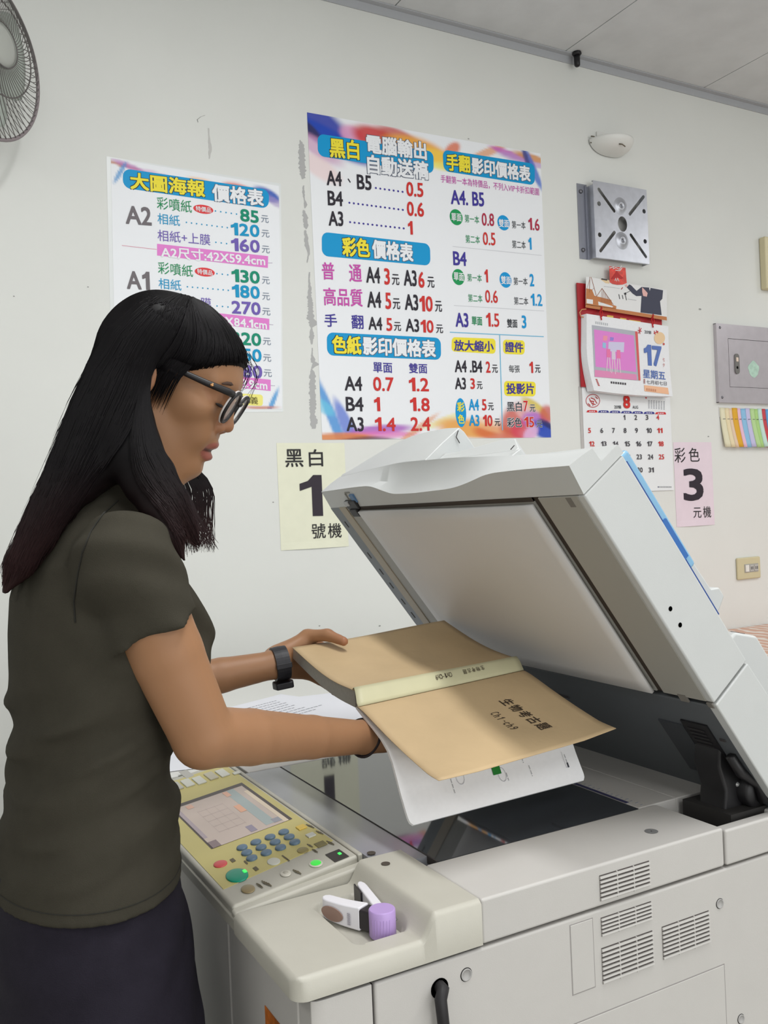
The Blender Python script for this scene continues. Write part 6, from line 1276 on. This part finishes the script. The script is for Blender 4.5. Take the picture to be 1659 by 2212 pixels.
# ---- watch and hair tie
wc = WL+(WL-EL)/np.linalg.norm(WL-EL)*.007; wa = (WL-EL)/np.linalg.norm(WL-EL); pa = np.cross(wa, [0, 0, 1.]); pa /= np.linalg.norm(pa); pb = np.cross(pa, wa)
G = []
for t in np.linspace(0, 2*math.pi, 41):
    r = .0242*(1+.05*math.cos(2*t)); row = [wc+wa*s_+(pa*math.cos(t)*1.0+pb*math.sin(t)*1.04)*(r+e) for s_, e in ((-.0105, -.0022), (-.0105, .0010), (0, .0016), (.0105, .0010), (.0105, -.0022), (-.0105, -.0022))]; G.append(row)
wt = MB().grid(G).build('wristwatch', mat('watch_rubber', S(34, 33, 38), .5), per, smooth=False, merge=True)
fc_ = wc-pb*.027; MB().prism([fc_+wa*a+pa*b for a, b in ((-.013, -.014), (.013, -.014), (.016, 0), (.013, .014), (-.013, .014), (-.016, 0))], -pb*.010).build('watch_case', mat('watch_rubber', S(34, 33, 38), .5), wt, bevel=.002)
bk_ = wc+pa*.0258; MB().prism([bk_+wa*a+pb*b for a, b in ((-.0118, -.004), (.0118, -.004), (.0118, .004), (-.0118, .004))], pa*.0022).build('strap_keeper', mat('watch_rubber', S(34, 33, 38), .5), wt, bevel=.0008)
ra = (WR-ER)/np.linalg.norm(WR-ER); rcn = WR-ra*.004; qa = np.cross(ra, [0, 0, 1.]); qa /= np.linalg.norm(qa); qb = np.cross(qa, ra)
MB().tube([rcn+ra*.003*math.sin(t+1)+(qa*math.cos(t)+qb*math.sin(t))*(.0232+.0012*math.sin(3*t)) for t in np.linspace(0, 2*math.pi, 37)[:-1]], .0021, 7, closed=True).build('hair_tie', mat('hair_tie_black', S(38, 28, 30), .7), per, smooth=True)
# ---- hair: a solid body in the head frame plus strands that lie on it
Hf = Field(axis((.06, .42, .003)), axis((.90, 1.24, .0034)), axis((1.30, 1.72, .003)))
def hE(c, r, k=8, op='u'): Hf.ell(hd(*c), np.array(r)*mm, HR, k*mm, op)
hE((-6, 0, 40), (83, 78.5, 68), 8); hE((26, 0, 40), (59, 66, 49), 14)
# opening for the face and the ears
X, Y, Z = np.meshgrid(*Hf.ax, indexing='ij', sparse=True)
D = [X-HO[0], Y-HO[1], Z-HO[2]]; lf, ll, lu = [(D[0]*HR[0][i]+D[1]*HR[1][i]+D[2]*HR[2][i])*1000 for i in range(3)]
line = lu-np.interp(lf, [-40, -22, -4, 15, 30, 50, 70, 90, 120], [26, 27, 27, 22, 24, 37, 50, 60, 70])
cut = np.maximum(line, -(lf+30))*mm         # negative inside the opening
k_ = .010; h_ = np.clip(.5-.5*(Hf.F+cut)/k_, 0, 1); Hf.F = (Hf.F*(1-h_)-cut*h_+k_*h_*(1-h_)).astype(np.float32)
def hc_(P, R, k=.018): Hf.chain(P, R, k)
# back mass falling behind the shoulders
for y, q in ((.998, .94), (1.035, 1.0), (1.075, 1.0), (1.115, .97), (1.140, .90)):
    hc_([onY(p, y) for p in ((335, 705), (285, 755), (243, 835), (207, 920), (168, 1003), (124, 1083), (84, 1152), (44, 1217), (12, 1276))], [r*q*y/1.05 for r in (.033, .032, .031, .0295, .0265, .0225, .0185, .014, .004)])
# locks in front of the near shoulder, from behind the ear past the jaw
hc_([onY(p, y) for p, y in (((282, 850), .992), ((286, 905), .985), ((304, 965), .972), ((336, 1025), .960), ((366, 1080), .950), ((398, 1132), .945), ((428, 1180), .942))], [.016, .017, .020, .020, .016, .010, .002], .009)
hc_([onY((236, 965), .995), onY((222, 1010), .99), onY((190, 1060), .985)], [.022, .018, .010])
hc_([onY(p, y) for p, y in (((272, 860), .985), ((274, 930), .980), ((284, 990), .968), ((312, 1050), .952), ((345, 1108), .935), ((374, 1160), .922), ((398, 1212), .915))], [.022, .022, .020, .017, .013, .008, .002])
Vh, Qh = Hf.mesh()
def hcol(Z_): 
    t = smooth01((1.50-np.asarray(Z_))/.20)[..., None]; return np.array(S(15, 13, 15))*(1-t)+np.array(S(54, 34, 34))*t
m_hair = attr_mat('dark_hair', .5, .14)
nt = m_hair.node_tree; pb_ = nt.nodes['Principled BSDF']; pb_.inputs['Anisotropic'].default_value = .6
htree = BVHTree.FromPolygons([tuple(v) for v in Vh], [tuple(q) for q in Qh])
me = bpy.data.meshes.new('hair')
# strands ------------------------------------------------------------
r3 = np.random.default_rng(21); SV, SF, SC = [], [], []
def strand(P, r0=.0009, r1=.0002, n=3):
    P = np.array(P); N = len(P); b = sum(len(v) for v in SV); T = np.gradient(P, axis=0); T /= np.linalg.norm(T, axis=1)[:, None]+1e-9
    a = np.cross(T, np.array([.3, -.9, .2])); a /= np.linalg.norm(a, axis=1)[:, None]+1e-9; c = np.cross(T, a); q = np.linspace(0, 1, N); R = r0+(r1-r0)*q**2
    ring = [P+R[:, None]*(a*math.cos(2*math.pi*k/n)+c*math.sin(2*math.pi*k/n)) for k in range(n)]; SV.append(np.stack(ring, 1).reshape(-1, 3))
    i = np.arange(N-1)[:, None]*n; k = np.arange(n)[None]; k2 = (k+1) % n
    SF.append(np.stack([b+i+k, b+i+k2, b+i+n+k2, b+i+n+k], -1).reshape(-1, 4))
    cc = hcol(P[:, 2])*(.75+.6*r3.random()); SC.append(np.repeat(cc, n, 0))
def cr(P, n):
    P = np.array(P, float); P = np.vstack([2*P[0]-P[1], P, 2*P[-1]-P[-2]]); out = []; m_ = len(P)-3
    for q in np.linspace(0, m_-1e-6, n):
        i = int(q); t = q-i; p0, p1, p2, p3 = P[i:i+4]; out.append(.5*((2*p1)+(-p0+p2)*t+(2*p0-5*p1+4*p2-p3)*t*t+(-p0+3*p1-3*p2+p3)*t**3))
    return np.array(out)
def cast(px, ydef):
    d = Vector(ray(px)).normalized(); h = htree.ray_cast(Vector(CAM), d)
    if h[0] is not None: return np.array(h[0])-np.array(d)*.0012
    p = onY(px, ydef); n_ = htree.find_nearest(Vector(p))
    return np.array(n_[0])+np.array(n_[1])*.001
def lift(pts, e):
    out = []
    for p in pts:
        h = htree.find_nearest(Vector(p)); c, n_ = np.array(h[0]), np.array(h[1])
        out.append(c+n_*e if (p-c)@n_ < e and h[3] < .05 else p)
    return np.array(out)
def family(guides, count, yd, n=16, jit=3.0, ext=(-.1, 1.1), r0=.0010, tipj=10):
    g = [cr(np.array([(x, y) for x, y in q], float), n) for q in guides]; m_ = len(g)
    for _ in range(count):
        s_ = np.clip(r3.uniform(ext[0], ext[1]), 0, 1)*(m_-1); i = min(int(s_), m_-2); t = s_-i; P2 = g[i]*(1-t)+g[i+1]*t
        P2 = P2+r3.normal(0, jit, 2)[None]*np.linspace(.3, 1, n)[:, None]+(r3.normal(0, 1, 2)*tipj)[None]*(np.linspace(0, 1, n)**3)[:, None]
        L_ = max(8, int(n*r3.uniform(.82, 1.0))); pts = [cast(p, yd(q)) for p, q in zip(P2[:L_], np.linspace(0, 1, n)[:L_])]
        pts = np.array(pts)
        for _k in range(2): pts[1:-1] = .25*pts[:-2]+.5*pts[1:-1]+.25*pts[2:]
        strand(lift(pts, .0006+.0016*r3.random()), r0*r3.uniform(.6, 1.2))
back = [[(372, 640), (300, 662), (238, 722), (188, 800), (146, 890), (112, 985), (82, 1070), (48, 1150), (16, 1230), (-8, 1282)],
        [(380, 640), (316, 690), (262, 770), (218, 860), (178, 950), (140, 1035), (104, 1110), (66, 1190), (30, 1272)],
        [(390, 641), (338, 708), (296, 790), (262, 880), (228, 960), (186, 1035), (142, 1105), (100, 1175), (58, 1240)],
        [(400, 642), (354, 716), (322, 800), (296, 880), (268, 950), (226, 1000), (180, 1060), (140, 1115), (112, 1150)]]
family(back, 1100, lambda q: 1.04-.05*q, 20, 3, r0=.0010, tipj=9)
front = [[(404, 643), (350, 722), (312, 800), (292, 880), (284, 950), (282, 1000), (300, 1050), (335, 1085), (370, 1130), (395, 1180), (408, 1228)],
         [(408, 644), (358, 726), (320, 796), (306, 860), (308, 940), (330, 1005), (358, 1050), (385, 1095), (410, 1145), (432, 1185)],
         [(412, 646), (364, 730), (328, 792), (316, 850), (326, 920), (352, 988), (385, 1040), (412, 1085), (435, 1135), (462, 1188)]]
family(front, 700, lambda q: .965-.03*q, 20, 2.5, r0=.0009, tipj=8)
fringe = [[(425, 645), (470, 668), (505, 705), (532, 755), (545, 800)], [(420, 646), (458, 680), (486, 722), (500, 765), (500, 790)], [(416, 648), (446, 690), (462, 738), (450, 782), (420, 806)], [(412, 650), (430, 700), (432, 752), (405, 795), (372, 822)], [(408, 650), (392, 705), (372, 748), (350, 778), (334, 792)]]
family(fringe, 800, lambda q: 1.04, 16, 2.5, r0=.0009, tipj=4)
for k in range(220):
    f = r3.uniform(0, 34); e = r3.uniform(.2, 1); strand(cr([hd(f*1.1+2, -80, 32), hd(f-1, -81, 16), hd(f-4, -78, 14-22*e), hd(f-6, -73.5, 14-44*e)], 10), .0005, .0001)
# strands over the whole skull, from the crown down to the rim of the hair
for k in range(1500):
    sg = -1 if r3.random() < .6 else 1
    if r3.random() < .6: e = np.array([r3.uniform(-88, -30), sg*r3.uniform(10, 80), r3.uniform(-25, 45)])
    else: q = r3.random(); e = np.array([-20+100*q, sg*(78-62*q**2.2), np.interp(-20+100*q, [-20, 10, 30, 80], [30, 26, 30, 64])])
    d0 = np.array([r3.uniform(-18, 30), r3.normal(0, 5), 70.]); d1 = e-np.array([-2, 0, 40]); R_ = np.array([84, 79, 69.]); a0 = d0/R_; a1 = d1/R_; a0 /= np.linalg.norm(a0); a1 /= np.linalg.norm(a1); P = []
    for t in np.linspace(0, r3.uniform(.8, 1.02), 14):
        a_ = a0*(1-t)+a1*t; a_ /= np.linalg.norm(a_); q_ = np.array([-2, 0, 40])+a_*R_; p_ = hd(*q_); h = htree.find_nearest(Vector(p_)); P.append(np.array(h[0])+np.array(h[1])*(.0006+.0004*r3.random()))
    P = np.array(P); P[1:-1] = .25*P[:-2]+.5*P[1:-1]+.25*P[2:]; strand(lift(P, .0007), .0009)
nS0 = len(SV)
# strands on the far side: mirrored copies of the ones on the skull
nS = len(SV)
for i in [j for j in range(0, 2600, 3) if j < 1100 or j > 1800]:
    P = SV[i].reshape(-1, 3, 3)[:, 0]; q = (P-HO)@HR; q[:, 1] *= -1; P2 = HO+q@HR.T
    P2[:, 1] = np.minimum(P2[:, 1], 1.20); strand(P2, .0009)
# loose strands on the far side of the face, in front of it, and fly-aways
for k in range(150):
    a = r3.random(); p0 = hd(-4+18*a, 70, 10-20*r3.random()); p1 = hd(-8+16*a, 72, -55); x = .279+.036*a+r3.normal(0, .004)
    p2 = onY((398+56*a+r3.normal(0, 3), 1045), 1.14); p3 = onY((405+54*a+r3.normal(0, 4), 1110), 1.142); p4 = onY((412+50*a+r3.normal(0, 9), 1165+r3.random()*30), 1.142)
    strand(cr([p0, p1, p2, p3, p4], 16), .0007)
for k in range(14):
    x = 505+r3.random()*34; y0 = 745+r3.random()*30; pts = [(x, y0), (x+16+r3.normal(0, 5), y0+30), (x+14+r3.normal(0, 6), y0+58), (x+r3.normal(0, 9), y0+80+r3.random()*22)]
    strand(cr([onY(p, 1.035) for p in pts], 10), .0004, .0002)
sil = cr([(300, 662), (240, 712), (190, 795), (150, 880), (122, 955), (92, 1035), (62, 1105), (24, 1195), (-4, 1262)], 90)
for k in range(60):
    i = int(r3.integers(0, 62)); j = min(89, i+int(r3.integers(14, 30))); m_ = (i+j)//2; o = abs(r3.normal(0, 5))+1
    strand(cr([onY(sil[i]+np.array([10, 3]), 1.05), onY(sil[m_]+np.array([2-o*.6, -o*.2]), 1.05), onY(sil[j]+np.array([-o, r3.normal(0, 3)]), 1.05)], 10), .0004, .00008)
for k in range(70):
    a = r3.random(); e = r3.random()
    strand(cr([onY((332+18*a, 985+20*e), .957), onY((378+26*a, 1060), .947), onY((392+44*a, 1125), .942), onY((398+72*a+r3.normal(0, 5), 1178+22*e*(1-a)+r3.normal(0, 6)), .94)], 14), .0007, .0002)
SVa = np.concatenate(SV); SFa = np.concatenate(SF); SCa = np.concatenate(SC)
Va = np.concatenate([Vh, SVa]); Qa = np.concatenate([Qh, SFa+len(Vh)]); Ca = np.concatenate([hcol(Vh[:, 2])*.8, SCa])
mesh_obj('hair', Va, Qa, m_hair, per, Ca)
# ---- final size: the book is a B5 volume and the person a little under 1.7 m tall, standing on the floor
SIZE, LIFT = 0.925, 0.1065
def resize(root, feet=False):
    for o in root.children_recursive:
        if o.type != 'MESH': continue
        n = len(o.data.vertices); c = np.empty(n*3, np.float32); o.data.vertices.foreach_get('co', c); c = c.reshape(-1, 3)*SIZE; c[:, 2] += LIFT
        if feet: z = c[:, 2]; c[:, 2] = np.where(z < .939, (z-LIFT)*(.939/(.939-LIFT)), z)
        o.data.vertices.foreach_set('co', c.ravel()); o.data.update()
resize(book); resize(per, True)
bpy.data.objects.remove(_to, do_unlink=True); bpy.data.curves.remove(_tcd)
